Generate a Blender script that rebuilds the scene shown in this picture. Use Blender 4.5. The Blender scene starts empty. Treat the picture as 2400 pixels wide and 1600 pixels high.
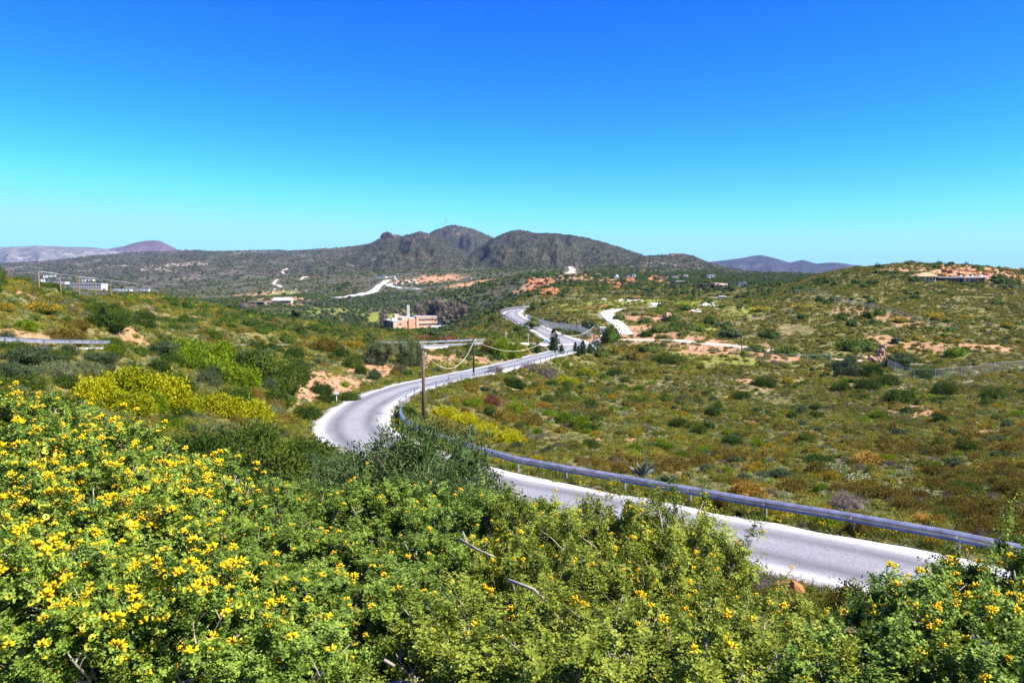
import bpy, bmesh, math, random
import numpy as np
from mathutils import Vector, Matrix

# ------------------------------------------------------------------ camera, world, sun, exposure
scene = bpy.context.scene
COL = scene.collection
random.seed(7)
RNG = np.random.default_rng(11)
FPX = 1848.0                                   # focal length in photo pixels (photo 2400 x 1600)
PITCH = math.atan(160.0 / FPX)

cam_data = bpy.data.cameras.new('camera')
cam_data.sensor_width = 36.0
cam_data.lens = FPX / 2400.0 * 36.0
cam_data.clip_start = 0.1
cam_data.clip_end = 60000.0
cam = bpy.data.objects.new('camera', cam_data)
cam.location = (0, 0, 0)
cam.rotation_euler = (math.pi / 2 - PITCH, 0, 0)
COL.objects.link(cam)
scene.camera = cam

SUN_EL, SUN_AZ = math.radians(50), math.radians(112)      # azimuth clockwise from +Y (straight ahead)
sun_dir = Vector((math.sin(SUN_AZ) * math.cos(SUN_EL), math.cos(SUN_AZ) * math.cos(SUN_EL), math.sin(SUN_EL)))
world = bpy.data.worlds.new('World')
scene.world = world
world.use_nodes = True
wn, wl = world.node_tree.nodes, world.node_tree.links
wn.clear()
w_out = wn.new('ShaderNodeOutputWorld')
w_bg = wn.new('ShaderNodeBackground')
w_sky = wn.new('ShaderNodeTexSky')
w_sky.sky_type = 'NISHITA'
w_sky.sun_disc = False
w_sky.sun_elevation = SUN_EL
w_sky.sun_rotation = SUN_AZ
w_sky.altitude = 0
w_sky.air_density = 1.0
w_sky.dust_density = 0.0
w_sky.ozone_density = 3.0
# deep clear-day blue: one response curve per channel, the same over the whole sky
w_sep = wn.new('ShaderNodeSeparateColor')
w_com = wn.new('ShaderNodeCombineColor')
wl.new(w_sky.outputs['Color'], w_sep.inputs[0])
for ch, (gain, power, top, soft) in enumerate(((0.0038, 2.75, 0.42, 0.3), (0.0406, 1.75, 0.95, 0.2), (0.49, 0.5, 1.4, 0.1))):
    pw = wn.new('ShaderNodeMath'); pw.operation = 'POWER'; pw.inputs[1].default_value = power
    ml = wn.new('ShaderNodeMath'); ml.operation = 'MULTIPLY'; ml.inputs[1].default_value = gain
    mn = wn.new('ShaderNodeMath'); mn.operation = 'SMOOTH_MIN'; mn.inputs[1].default_value = top; mn.inputs[2].default_value = soft
    sc = wn.new('ShaderNodeMath'); sc.operation = 'MULTIPLY'; sc.inputs[1].default_value = 4.2
    wl.new(w_sep.outputs[ch], pw.inputs[0]); wl.new(pw.outputs[0], ml.inputs[0]); wl.new(ml.outputs[0], mn.inputs[0]); wl.new(mn.outputs[0], sc.inputs[0]); wl.new(sc.outputs[0], w_com.inputs[ch])
w_bg.inputs['Strength'].default_value = 0.1
wl.new(w_com.outputs[0], w_bg.inputs['Color'])
wl.new(w_bg.outputs['Background'], w_out.inputs['Surface'])

sun_data = bpy.data.lights.new('sun', 'SUN')
sun_data.energy = 5.0
sun_data.angle = math.radians(0.53)
sun_data.color = (1.0, 0.95, 0.86)
sun = bpy.data.objects.new('sun', sun_data)
sun.rotation_euler = sun_dir.to_track_quat('Z', 'Y').to_euler()
sun.location = (200, -100, 300)
COL.objects.link(sun)

scene.view_settings.view_transform = 'Standard'
scene.view_settings.look = 'None'
scene.view_settings.gamma = 1.0
scene.view_settings.use_curve_mapping = False
scene.view_settings.exposure = 1.25
scene.render.engine = 'CYCLES'
scene.cycles.max_bounces = 5
scene.cycles.diffuse_bounces = 2
scene.cycles.glossy_bounces = 2
scene.cycles.transmission_bounces = 2
scene.cycles.transparent_max_bounces = 4
scene.cycles.volume_bounces = 0
scene.cycles.caustics_reflective = False
scene.cycles.caustics_refractive = False

# ------------------------------------------------------------------ helpers: pixels, noise, meshes, materials
CP, SP = math.cos(PITCH), math.sin(PITCH)


def ray(u, v):
    """photo pixel -> (x/y, z/y) of its ray"""
    xc, yc = (u - 1200.0) / FPX, (800.0 - v) / FPX
    dy = CP + yc * SP
    return xc / dy, (yc * CP - SP) / dy


def at(u, v, D):
    a, t = ray(u, v)
    return Vector((a * D, D, t * D))


def project(x, y, z):
    """world -> photo pixel"""
    depth = y * CP - z * SP
    up = y * SP + z * CP
    return 1200 + FPX * x / depth, 800 - FPX * up / depth


def hash2(ix, iy, seed):
    h = (ix.astype(np.int64) * 374761393 + iy.astype(np.int64) * 668265263 + seed * 1442695041) & 0x7fffffff
    h = ((h ^ (h >> 13)) * 1274126177) & 0x7fffffff
    return ((h ^ (h >> 16)) & 0xffff) / 65535.0 * 2 - 1


def vnoise(x, y, seed=0):
    x = np.asarray(x, float); y = np.asarray(y, float)
    ix, iy = np.floor(x), np.floor(y)
    fx, fy = x - ix, y - iy
    sx, sy = fx * fx * fx * (fx * (fx * 6 - 15) + 10), fy * fy * fy * (fy * (fy * 6 - 15) + 10)
    a, b = hash2(ix, iy, seed), hash2(ix + 1, iy, seed)
    c, d = hash2(ix, iy + 1, seed), hash2(ix + 1, iy + 1, seed)
    return (a * (1 - sx) + b * sx) * (1 - sy) + (c * (1 - sx) + d * sx) * sy


def fbm(x, y, seed=0, octaves=4, gain=0.5):
    s, amp, tot = 0.0, 1.0, 0.0
    for o in range(octaves):
        s = s + amp * vnoise(np.asarray(x) * 2 ** o, np.asarray(y) * 2 ** o, seed + o * 17)
        tot += amp
        amp *= gain
    return s / tot


def sstep(a, b, x):
    t = np.clip((x - a) / (b - a), 0, 1)
    return t * t * (3 - 2 * t)


def mesh_np(name, V, F, mat=None, smooth=False, attrs=None):
    """V (n,3); F list of (m,k) int arrays -> mesh datablock"""
    me = bpy.data.meshes.new(name)
    if not isinstance(F, list):
        F = [F]
    F = [np.asarray(f, np.int32) for f in F if len(f)]
    V = np.asarray(V, np.float32)
    me.vertices.add(len(V))
    me.vertices.foreach_set('co', V.ravel())
    loops = np.concatenate([f.ravel() for f in F])
    tot = np.concatenate([np.full(len(f), f.shape[1], np.int32) for f in F])
    start = np.concatenate([[0], np.cumsum(tot)[:-1]]).astype(np.int32)
    me.loops.add(len(loops))
    me.loops.foreach_set('vertex_index', loops)
    me.polygons.add(len(tot))
    me.polygons.foreach_set('loop_start', start)
    me.polygons.foreach_set('loop_total', tot)
    if smooth:
        me.polygons.foreach_set('use_smooth', np.ones(len(tot), bool))
    me.update(calc_edges=True)
    for k, arr in (attrs or {}).items():
        arr = np.asarray(arr, np.float32)
        if arr.ndim == 1:
            at_ = me.attributes.new(k, 'FLOAT', 'POINT')
            at_.data.foreach_set('value', arr)
        else:
            at_ = me.attributes.new(k, 'FLOAT_COLOR', 'POINT')
            if arr.shape[1] == 3:
                arr = np.hstack([arr, np.ones((len(arr), 1), np.float32)])
            at_.data.foreach_set('color', arr.ravel())
    if mat is not None:
        for m in (mat if isinstance(mat, (list, tuple)) else [mat]):
            me.materials.append(m)
    return me


def link(name, me, parent=None, loc=None, rot=None, scale=None):
    o = bpy.data.objects.new(name, me)
    COL.objects.link(o)
    if parent is not None:
        o.parent = parent
    if loc is not None:
        o.location = loc
    if rot is not None:
        o.rotation_euler = rot
    if scale is not None:
        o.scale = scale if hasattr(scale, '__len__') else (scale,) * 3
    return o


def tag(o, label=None, cat=None, group=None, kind=None):
    if label: o['label'] = label
    if cat: o['category'] = cat
    if group: o['group'] = group
    if kind: o['kind'] = kind
    return o


def thing(name, label, cat, loc=(0, 0, 0), rotz=0.0, group=None):
    o = bpy.data.objects.new(name, None)
    o.empty_display_size = 0.3
    COL.objects.link(o)
    o.location = loc
    o.rotation_euler = (0, 0, rotz)
    return tag(o, label, cat, group)


class MB:
    """collects boxes, tubes and prisms into one mesh"""
    def __init__(self):
        self.V, self.F = [], []

    def add(self, verts, faces):
        n = len(self.V)
        self.V += [tuple(v) for v in verts]
        self.F += [tuple(i + n for i in f) for f in faces]
        return self

    def box(self, x0, x1, y0, y1, z0, z1):
        v = [(x0, y0, z0), (x1, y0, z0), (x1, y1, z0), (x0, y1, z0), (x0, y0, z1), (x1, y0, z1), (x1, y1, z1), (x0, y1, z1)]
        return self.add(v, [(0, 3, 2, 1), (4, 5, 6, 7), (0, 1, 5, 4), (1, 2, 6, 5), (2, 3, 7, 6), (3, 0, 4, 7)])

    def tube(self, pts, r, n=6, cap=True):
        pts = [Vector(p) for p in pts]
        rs = r if hasattr(r, '__len__') else [r] * len(pts)
        vs, fs = [], []
        for i, p in enumerate(pts):
            d = (pts[min(i + 1, len(pts) - 1)] - pts[max(i - 1, 0)]).normalized()
            h = Vector((0, 0, 1)) if abs(d.z) < 0.95 else Vector((1, 0, 0))
            a = d.cross(h).normalized(); b = d.cross(a).normalized()
            for k in range(n):
                th = 2 * math.pi * k / n
                vs.append(p + (a * math.cos(th) + b * math.sin(th)) * rs[i])
        for i in range(len(pts) - 1):
            for k in range(n):
                fs.append((i * n + k, i * n + (k + 1) % n, (i + 1) * n + (k + 1) % n, (i + 1) * n + k))
        if cap:
            fs.append(tuple(range(n - 1, -1, -1)))
            fs.append(tuple((len(pts) - 1) * n + k for k in range(n)))
        return self.add(vs, fs)

    def prism(self, poly, z0, z1):
        n = len(poly)
        v = [(x, y, z0) for x, y in poly] + [(x, y, z1) for x, y in poly]
        f = [tuple(range(n - 1, -1, -1)), tuple(range(n, 2 * n))] + [(i, (i + 1) % n, n + (i + 1) % n, n + i) for i in range(n)]
        return self.add(v, f)

    def mesh(self, name, mat, smooth=False):
        me = bpy.data.meshes.new(name)
        me.from_pydata(self.V, [], self.F)
        if smooth:
            for p in me.polygons: p.use_smooth = True
        me.materials.append(mat)
        me.update()
        return me

    def build(self, name, mat, parent=None, smooth=False, loc=None):
        return link(name, self.mesh(name, mat, smooth), parent, loc)


class NT:
    def __init__(self, name):
        self.m = bpy.data.materials.new(name)
        self.m.use_nodes = True
        self.t = self.m.node_tree
        self.t.nodes.clear()
        self.out = self.t.nodes.new('ShaderNodeOutputMaterial')

    def n(self, typ, **kw):
        nd = self.t.nodes.new('ShaderNode' + typ)
        for k, v in kw.items():
            if k in nd.inputs: nd.inputs[k].default_value = v
            else: setattr(nd, k, v)
        return nd

    def l(self, a, b):
        self.t.links.new(a, b)

    def noise(self, scale, detail=4, rough=0.55, coord=None, dist=0.0):
        nd = self.n('TexNoise')
        nd.inputs['Scale'].default_value = scale
        nd.inputs['Detail'].default_value = detail
        nd.inputs['Roughness'].default_value = rough
        nd.inputs['Distortion'].default_value = dist
        if coord is not None: self.l(coord, nd.inputs['Vector'])
        return nd

    def ramp(self, fac, stops):
        r = self.n('ValToRGB')
        el = r.color_ramp.elements
        while len(el) < len(stops): el.new(0.5)
        for e, (p, c) in zip(el, stops):
            e.position = p
            e.color = (c, c, c, 1) if not hasattr(c, '__len__') else tuple(c) + (1,)
        self.l(fac, r.inputs['Fac'])
        return r

    def mix(self, fac, a, b, blend='MIX'):
        m = self.n('Mix')
        m.data_type = 'RGBA'
        m.blend_type = blend
        m.clamp_factor = True
        for sock, val in ((m.inputs['Factor'], fac), (m.inputs[6], a), (m.inputs[7], b)):
            if isinstance(val, bpy.types.NodeSocket): self.l(val, sock)
            elif hasattr(val, '__len__'): sock.default_value = tuple(val) + ((1,) if len(val) == 3 else ())
            else: sock.default_value = val
        return m.outputs[2]

    def math(self, op, a, b=0.0):
        m = self.n('Math'); m.operation = op
        for s, v in ((m.inputs[0], a), (m.inputs[1], b)):
            if isinstance(v, bpy.types.NodeSocket): self.l(v, s)
            else: s.default_value = v
        return m.outputs[0]

    def attr(self, name):
        a = self.n('Attribute'); a.attribute_name = name
        return a

    def pos(self):
        return self.n('NewGeometry').outputs['Position']

    def principled(self, color, rough=0.8, spec=0.3, metal=0.0, bump=None, bump_d=0.05, bump_s=1.0):
        p = self.n('BsdfPrincipled')
        if isinstance(color, bpy.types.NodeSocket): self.l(color, p.inputs['Base Color'])
        else: p.inputs['Base Color'].default_value = tuple(color) + (1,)
        if isinstance(rough, bpy.types.NodeSocket): self.l(rough, p.inputs['Roughness'])
        else: p.inputs['Roughness'].default_value = rough
        p.inputs['Specular IOR Level'].default_value = spec
        p.inputs['Metallic'].default_value = metal
        if bump is not None:
            b = self.n('Bump'); b.inputs['Distance'].default_value = bump_d; b.inputs['Strength'].default_value = bump_s
            self.l(bump, b.inputs['Height']); self.l(b.outputs[0], p.inputs['Normal'])
        return p

    def done(self, shader):
        self.l(shader, self.out.inputs['Surface'])
        return self.m


def simple_mat(name, col, rough=0.8, var=0.15, scale=3.0, spec=0.3, metal=0.0, bump=0.01):
    """painted or plain surface with weathering noise"""
    t = NT(name)
    tc = t.n('TexCoord').outputs['Object']
    nz = t.noise(scale, 5, 0.6, tc)
    c2 = tuple(max(0, x * (1 - var * 1.6)) for x in col)
    c = t.mix(t.ramp(nz.outputs['Fac'], [(0.35, 0.0), (0.7, 1.0)]).outputs[0], c2, col)
    p = t.principled(c, rough, spec, metal, nz.outputs['Fac'] if bump else None, bump)
    return t.done(p.outputs[0])


# ------------------------------------------------------------------ roads: centre lines in metres
def catmull(P, n=8):
    P = [np.array(p, float) for p in P]
    P = [2 * P[0] - P[1]] + P + [2 * P[-1] - P[-2]]
    out = []
    for i in range(1, len(P) - 2):
        for k in range(n):
            t = k / n
            a, b, c, d = P[i - 1], P[i], P[i + 1], P[i + 2]
            out.append(0.5 * ((2 * b) + (c - a) * t + (2 * a - 5 * b + 4 * c - d) * t * t + (3 * b - a - 3 * c + d) * t ** 3))
    out.append(P[-2])
    return np.array(out)


# x, y, z, half width
MAIN = catmull([(34, -4, -8.2, 2.9), (27, 6.5, -8.7, 2.9), (20.5, 15.5, -9.3, 2.9), (15.6, 22.3, -9.9, 2.9), (12.3, 26.9, -10.2, 2.9), (8.3, 32.0, -10.8, 2.9),
                (3.0, 37.8, -11.25, 2.95), (-2.7, 43.8, -11.65, 3.0), (-8.1, 52.4, -12.1, 3.2), (-11.7, 59.6, -12.5, 3.3), (-13.7, 67.3, -12.8, 3.2),
                (-14.3, 77, -13.0, 3.0), (-12.9, 88.4, -13.25, 2.9), (-9.9, 98.8, -13.6, 2.9), (-4.2, 115.6, -14.4, 2.9), (0.5, 131.5, -15.1, 2.9),
                (4.6, 146.2, -15.7, 2.9), (10.2, 163, -16.25, 3.2), (13.6, 177, -16.4, 4.6), (13.0, 190, -16.4, 4.8), (10.6, 211, -16.6, 3.6),
                (8.2, 237, -16.8, 3.4), (3.2, 285, -17, 3.6), (0.2, 318, -17, 4.0), (0.2, 345, -17, 4.0), (3.2, 362, -16.8, 4.0), (10, 371, -16.5, 3.8),
                (26, 378, -16.2, 3.6), (60, 384, -15.8, 3.5), (110, 395, -15.5, 3.5)], 8)
SIDE = catmull([(13, 184, -16.42, 3.4), (6.5, 177, -15.8, 2.8), (-1.0, 166, -14.6, 2.7), (-9.7, 156, -14.1, 2.7), (-17, 149, -13.8, 2.7), (-29, 136, -12.5, 2.7),
                (-36, 115, -10.4, 2.7), (-36.5, 88, -8.2, 2.7), (-34.2, 65, -6.15, 2.6), (-35.2, 56, -5.3, 2.6), (-41, 49, -4.7, 2.6), (-60, 40, -3.5, 2.6)], 8)
PATH = catmull([(28.5, 196, -15.2, 1.7), (29.2, 214, -14.3, 1.7), (29, 232, -13.3, 1.8), (29.5, 246, -12.6, 2.0), (33, 257, -12.0, 1.9), (39, 262, -11.7, 1.6), (47, 265, -11.6, 1.5), (52, 278, -11.3, 2.6), (54, 292, -11.0, 3.0)], 8)
TRACK = catmull([(20, 190, -16.1, 2.2), (27, 186, -15.2, 2.6), (37, 177, -15.1, 2.8), (44, 169, -15.35, 2.4), (52, 162, -15.7, 2.3), (59, 155, -16.1, 2.2), (66, 149, -16.6, 2.0), (74, 143, -17.0, 1.8)], 8)
CARVE = [(MAIN, 5.0, 0.12, 0.5), (SIDE, 4.0, 0.22, 0.5), (PATH, 5.0, 0.12, 1.6), (TRACK, 5.0, 0.08, 1.4)]

# ------------------------------------------------------------------ terrain height from control points (pixel, distance)
CTRL = []
for u, v, D in [
    # slope the photographer stands on
    (0, 1250, 6.3), (400, 1330, 6.3), (800, 1450, 6.0), (1200, 1460, 6.4), (1600, 1500, 6.5), (2000, 1560, 6.5), (2400, 1580, 6.5),
    # gully side towards the road
    (0, 1080, 14), (400, 1150, 14), (800, 1260, 13), (1200, 1290, 13), (1600, 1400, 12.5), (2000, 1470, 12), (2400, 1500, 12),
    (200, 1060, 24), (600, 1150, 23), (1000, 1225, 20), (1350, 1260, 22), (1650, 1350, 21), (2000, 1400, 20), 
    (0, 985, 25), (650, 1120, 28), (800, 1122, 33), (400, 1060, 33), (600, 1050, 40), (200, 1000, 36), (730, 1075, 42),
    (0, 905, 42), (200, 905, 48), (400, 950, 50), (600, 950, 58), (700, 1005, 56), (690, 965, 66),
    (400, 855, 64), (600, 855, 82), (740, 905, 84), (820, 876, 97), (900, 862, 108), (945, 848, 118), (1000, 832, 130), (1120, 830, 140), (1220, 815, 158),
    (720, 940, 78), (300, 836, 61), (100, 838, 50), (500, 818, 88), (700, 812, 112), (800, 806, 120), (860, 806, 130),
    # left ridge above the side road
    (-150, 700, 66), (0, 770, 66), (0, 715, 74), (22, 682, 80), (200, 768, 82), (200, 722, 105), (300, 792, 78), (150, 695, 100), (260, 708, 140), (370, 698, 205),
    (400, 770, 105), (400, 730, 160), (550, 780, 125), (550, 742, 190), (680, 785, 145), (680, 752, 200), (800, 790, 150), (800, 770, 200), (900, 800, 158), (900, 776, 210), (1000, 800, 170), (1000, 782, 215), (1100, 790, 190),
    # valley floor, grove and far plain
    (960, 776, 540), (1060, 764, 550), (900, 745, 640), (800, 722, 740), (700, 735, 650), (620, 712, 740), (600, 700, 800), (850, 693, 900), (960, 668, 1050), (1050, 662, 1080), (1150, 682, 850), (1050, 705, 740), (1120, 735, 600),
    (250, 676, 1250), (100, 668, 1100), (400, 694, 1000), (500, 702, 950), (0, 660, 1300), (300, 655, 1600), (600, 660, 1300), (800, 652, 1250), (1000, 645, 1200), (1200, 645, 1050), (1400, 645, 900), (1600, 645, 850),
    (300, 640, 2200), (700, 640, 1900), (1100, 632, 1700), (1500, 630, 1300), (1800, 645, 900), (1900, 648, 1300), (2200, 646, 1300),
    # right of the main road: slope down, then the long hillside up
    (2400, 1100, 50), (2200, 1100, 53), (2000, 1100, 56), (1800, 1090, 57), (1600, 1095, 55), (1450, 1060, 61), (2400, 1000, 74), (2200, 1000, 77), (2000, 1000, 80), (1800, 990, 84), (1600, 995, 84), (1300, 1020, 70), (1150, 990, 77), (1080, 960, 82),
    (1300, 950, 93), (1150, 920, 97), (1450, 920, 112), (2400, 920, 104), (2000, 905, 118), (1600, 905, 122), (1800, 905, 118), (1250, 885, 122), (1330, 850, 150), (1450, 855, 145), (1560, 855, 142), (1700, 865, 136), (2200, 905, 116),
    (2070, 890, 124), (2400, 868, 136), (2240, 880, 128), (2050, 850, 146), (1920, 855, 146), (1400, 818, 172),
    (2400, 820, 160), (2240, 778, 185), (2060, 732, 215), (1880, 688, 262), (1750, 770, 205), (1880, 780, 190), (1650, 750, 225), (2050, 790, 178),
    (2400, 740, 215), (2200, 700, 260), (2400, 690, 270), (2000, 680, 290), (2260, 664, 318), (2150, 655, 320), (2320, 662, 322),
    (2400, 640, 372), (2260, 624, 375), (2180, 624, 375), (2100, 624, 380), (1950, 638, 410), (2000, 632, 395), (2600, 655, 360), (2600, 760, 200), (2600, 1000, 72), (2600, 1150, 42),
    # mound with the ruins, behind it the rocky rise
    (1600, 705, 300), (1470, 702, 300), (1380, 712, 290), (1300, 722, 300), (1330, 745, 240), (1380, 765, 215), (1700, 712, 290), (1750, 735, 245), (1560, 760, 215), (1560, 735, 245), (1280, 735, 280), (1620, 780, 190),
    (1300, 672, 480), (1200, 700, 470), (1250, 690, 440), (1500, 668, 490), (1400, 665, 500), (1620, 668, 480), (1750, 680, 430), (1830, 672, 420), (1700, 662, 540), (1550, 655, 620), (1250, 660, 640), (1100, 672, 720)]:
    p = at(u, v, D)
    CTRL.append((p.x / p.y, p.y, p.z))
# hidden or out-of-frame ground
for a, D, z in [(0, 0.7, -1.72), (-0.5, 0.7, -1.7), (0.5, 0.7, -1.74), (0, 2.2, -1.9), (-0.6, 2.4, -1.75), (0.6, 2.4, -2.05), (-0.3, 3.8, -1.95), (0, 4, -2.25), (0.3, 4, -2.35), (0.6, 4.2, -2.7),
                (-0.95, 6, -1.9), (-0.95, 15, -2.3), (-0.95, 30, -3.2), (-0.95, 60, -2.5), (-0.95, 120, -1), (0.95, 6, -4), (0.9, 14, -8.0),
                (-0.55, 150, -6), (-0.62, 220, -12), (-0.62, 330, -24), (-0.45, 330, -26), (-0.4, 450, -34), (-0.62, 600, -32), (-0.3, 300, -27), (-0.2, 320, -31), (-0.3, 420, -35), (-0.1, 320, -31), (-0.05, 270, -22), (-0.15, 270, -24), (-0.22, 250, -20), (-0.55, 900, -30), (-0.1, 420, -38), (-0.2, 450, -39),
                (0.25, 380, -14), (0.15, 380, -15), (0.08, 400, -16), (0.32, 370, -12), (0.4, 460, -4), (0.5, 470, -1), (0.62, 460, -1.5), (0.9, 400, -4), (0.9, 200, -11), (0.9, 100, -14), (0.6, 700, -22), (0.5, 700, -20), (0.4, 700, -12), (0.9, 900, -28),
                (-0.9, 1500, -30), (0.9, 1800, -30), (0, 4000, -40), (-0.7, 4000, -40), (0.7, 4000, -40), (-0.3, 4000, -40), (0.3, 4000, -40), (0.35, 2200, -30), (0.1, 2600, -30), (-0.2, 3000, -30), (-0.55, 3000, -35),
                (-0.8, 14000, -60), (-0.4, 14000, -60), (0, 14000, -60), (0.4, 14000, -60), (0.8, 14000, -60)]:
    CTRL.append((a, D, z))
for line, step in ((MAIN, 12), (SIDE, 12), (PATH, 16), (TRACK, 16)):
    for q in line[::step]:
        if q[1] > 12: CTRL.append((q[0] / q[1], q[1], q[2]))
CTRL = np.array(CTRL)


def tps_fit(P, val, lam=2e-4):
    n = len(P)
    d2 = ((P[:, None, :] - P[None]) ** 2).sum(-1)
    K = 0.5 * d2 * np.log(d2 + 1e-12)
    A = np.zeros((n + 3, n + 3))
    A[:n, :n] = K + lam * np.eye(n)
    A[:n, n] = 1; A[:n, n + 1:] = P
    A[n, :n] = 1; A[n + 1:, :n] = P.T
    return np.linalg.solve(A, np.concatenate([val, np.zeros(3)]))


TP = np.stack([CTRL[:, 0] * 1.3, np.log(CTRL[:, 1])], 1)
TW = tps_fit(TP, CTRL[:, 2] / (CTRL[:, 1] + 10))


def base_height(x, y):
    x = np.asarray(x, float).ravel(); y = np.maximum(np.asarray(y, float).ravel(), 0.7)
    X = np.stack([np.clip(x / y, -0.95, 0.95) * 1.3, np.log(np.minimum(y, 14000))], 1)
    out = np.empty(len(X))
    for i in range(0, len(X), 20000):
        q = X[i:i + 20000]
        d2 = ((q[:, None, :] - TP[None]) ** 2).sum(-1)
        out[i:i + 20000] = (0.5 * d2 * np.log(d2 + 1e-12)) @ TW[:-3] + TW[-3] + q @ TW[-2:]
    return out * (np.minimum(y, 14000) + 10)


for _l in (PATH, TRACK):
    _l[:, 2] = base_height(_l[:, 0], _l[:, 1])


def line_dist(x, y, line):
    """distance to a polyline, with z and half width at the nearest point"""
    A, B = line[:-1], line[1:]
    dist = np.full(len(x), 1e9); zz = np.zeros(len(x)); hw = np.zeros(len(x))
    lo, hi = line[:, :2].min(0) - 30, line[:, :2].max(0) + 30
    idx = np.where((x > lo[0]) & (x < hi[0]) & (y > lo[1]) & (y < hi[1]))[0]
    for i in range(0, len(idx), 20000):
        k = idx[i:i + 20000]
        px, py = x[k][:, None], y[k][:, None]
        dx, dy = B[:, 0] - A[:, 0], B[:, 1] - A[:, 1]
        t = np.clip(((px - A[:, 0]) * dx + (py - A[:, 1]) * dy) / (dx * dx + dy * dy + 1e-9), 0, 1)
        d2 = (px - A[:, 0] - t * dx) ** 2 + (py - A[:, 1] - t * dy) ** 2
        j = d2.argmin(1); r = np.arange(len(k)); tt = t[r, j]
        dist[k] = np.sqrt(d2[r, j])
        zz[k] = A[j, 2] + (B[j, 2] - A[j, 2]) * tt
        hw[k] = A[j, 3] + (B[j, 3] - A[j, 3]) * tt
    return dist, zz, hw


def ground(x, y):
    """final ground height and distance from the nearest road edge"""
    x = np.atleast_1d(np.asarray(x, float)).ravel(); y = np.atleast_1d(np.asarray(y, float)).ravel()
    z = base_height(x, y)
    D = np.maximum(y, 1)
    z = z + fbm(x / 2.3, y / 2.3, 3, 3) * 0.12 * sstep(4, 14, D) + fbm(x / 14, y / 14, 5, 4) * np.clip(D * 0.008, 0, 1.1) * sstep(15, 60, D) + fbm(x / 90, y / 90, 9, 4) * np.clip((D - 350) * 0.006, 0, 8)
    edge = np.full(len(x), 1e9)
    for line, blend, drop, flat in reversed(CARVE):
        d, rz, hw = line_dist(x, y, line)
        e = d - hw
        w = sstep(flat, flat + blend, e)
        z = np.where(d < 1e8, (rz - drop) * (1 - w) + z * w, z)
        edge = np.minimum(edge, e)
    return z, edge


GD = np.exp(np.linspace(math.log(1.2), math.log(1400), 900))


def hit(u, v, dmin=1.5, dmax=1400):
    """first ground point under a photo pixel"""
    a, t = ray(u, v)
    D = GD[(GD >= dmin) & (GD <= dmax)]
    z, _ = ground(a * D, D)
    under = np.where(t * D <= z)[0]
    i = under[0] if len(under) else int(np.argmin(np.abs(t * D - z)))
    return Vector((a * D[i], D[i], z[i]))


def gz(x, y):
    return float(ground([x], [y])[0][0])

# ------------------------------------------------------------------ terrain sheet
a_front = np.linspace(-0.82, 0.82, 500)
a_side = np.array([0.86, 0.92, 1.0, 1.15, 1.4, 1.8, 2.5, 4.0, 8.0])
A_COLS = np.concatenate([-a_side[::-1], a_front, a_side])
D_ROWS = np.concatenate([np.geomspace(0.8, 14, 46, endpoint=False), np.geomspace(14, 240, 310, endpoint=False), np.geomspace(240, 1500, 150, endpoint=False), np.geomspace(1500, 40000, 45)])
ga, gd = np.meshgrid(A_COLS, D_ROWS)
gx, gy = (ga * gd).ravel(), gd.ravel()
g_z, g_edge = ground(gx, gy)

# bare earth, meadow and stony places: pixel ellipses put on the ground where they lie (u, v, half width, half height, strength)
BARE = [(60, 795, 70, 14, 1), (300, 780, 46, 12, .85), (290, 757, 30, 8, .9), (470, 745, 20, 8, .9), (425, 752, 22, 6, .7), (60, 690, 30, 8, .7), (780, 885, 85, 30, 1), (870, 868, 80, 26, 1), (735, 915, 45, 22, .9), (715, 940, 22, 16, .9), (1000, 838, 40, 14, 1), (1110, 838, 36, 14, .9), (1130, 850, 26, 12, .9), (1010, 822, 30, 8, .9), (698, 787, 14, 5, .9), (700, 1020, 12, 12, .9),
        (1000, 655, 90, 14, .9), (1110, 662, 70, 12, 1), (640, 700, 80, 14, .9), (600, 690, 60, 8, .7), (700, 715, 30, 10, .8), (1270, 665, 40, 14, 1), (1230, 680, 30, 14, .9), (1420, 660, 60, 10, .9), (1500, 658, 60, 10, .8), (1580, 655, 50, 10, .8), (1350, 652, 60, 8, .6),
        (1500, 770, 34, 30, 1), (1478, 782, 24, 10, 1), (1488, 768, 18, 10, 1), (1496, 755, 16, 9, 1), (1510, 742, 14, 8, 1), (1528, 730, 12, 6, .9), (1490, 745, 40, 14, .7), (1470, 785, 50, 14, 1), (1560, 795, 90, 8, .9), (1680, 810, 110, 9, .9), (1820, 832, 100, 9, .8), (1560, 748, 50, 10, .8), (1640, 735, 40, 14, .8), (1610, 720, 20, 10, .6), (1500, 770, 30, 14, 1), (1530, 765, 24, 8, .9), (1400, 790, 30, 8, .9),
        (1990, 930, 40, 9, .8), (2130, 955, 50, 14, .9), (2170, 965, 60, 10, .8), (1790, 905, 30, 8, .9), (1760, 893, 24, 6, .8), (2290, 810, 50, 14, .9), (2330, 815, 40, 8, .9), (2080, 800, 60, 10, .6), (2050, 795, 24, 12, .9), (2180, 815, 40, 8, .7), (2100, 750, 60, 14, .5), (2000, 735, 50, 12, .5), (2250, 640, 90, 10, 1), (2350, 650, 70, 10, 1), (2180, 635, 50, 8, .8), (2120, 634, 50, 8, .7), (2300, 634, 90, 10, .9), (2160, 1080, 40, 6, .5), (1900, 1010, 30, 6, .6), (1850, 1050, 30, 5, .5), (1750, 990, 40, 6, .5), (2300, 1010, 50, 6, .5), (1480, 1030, 30, 6, .7), (1400, 1030, 20, 5, .8), (1840, 1395, 30, 16, .9), (1420, 1095, 24, 5, .8)]
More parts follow.
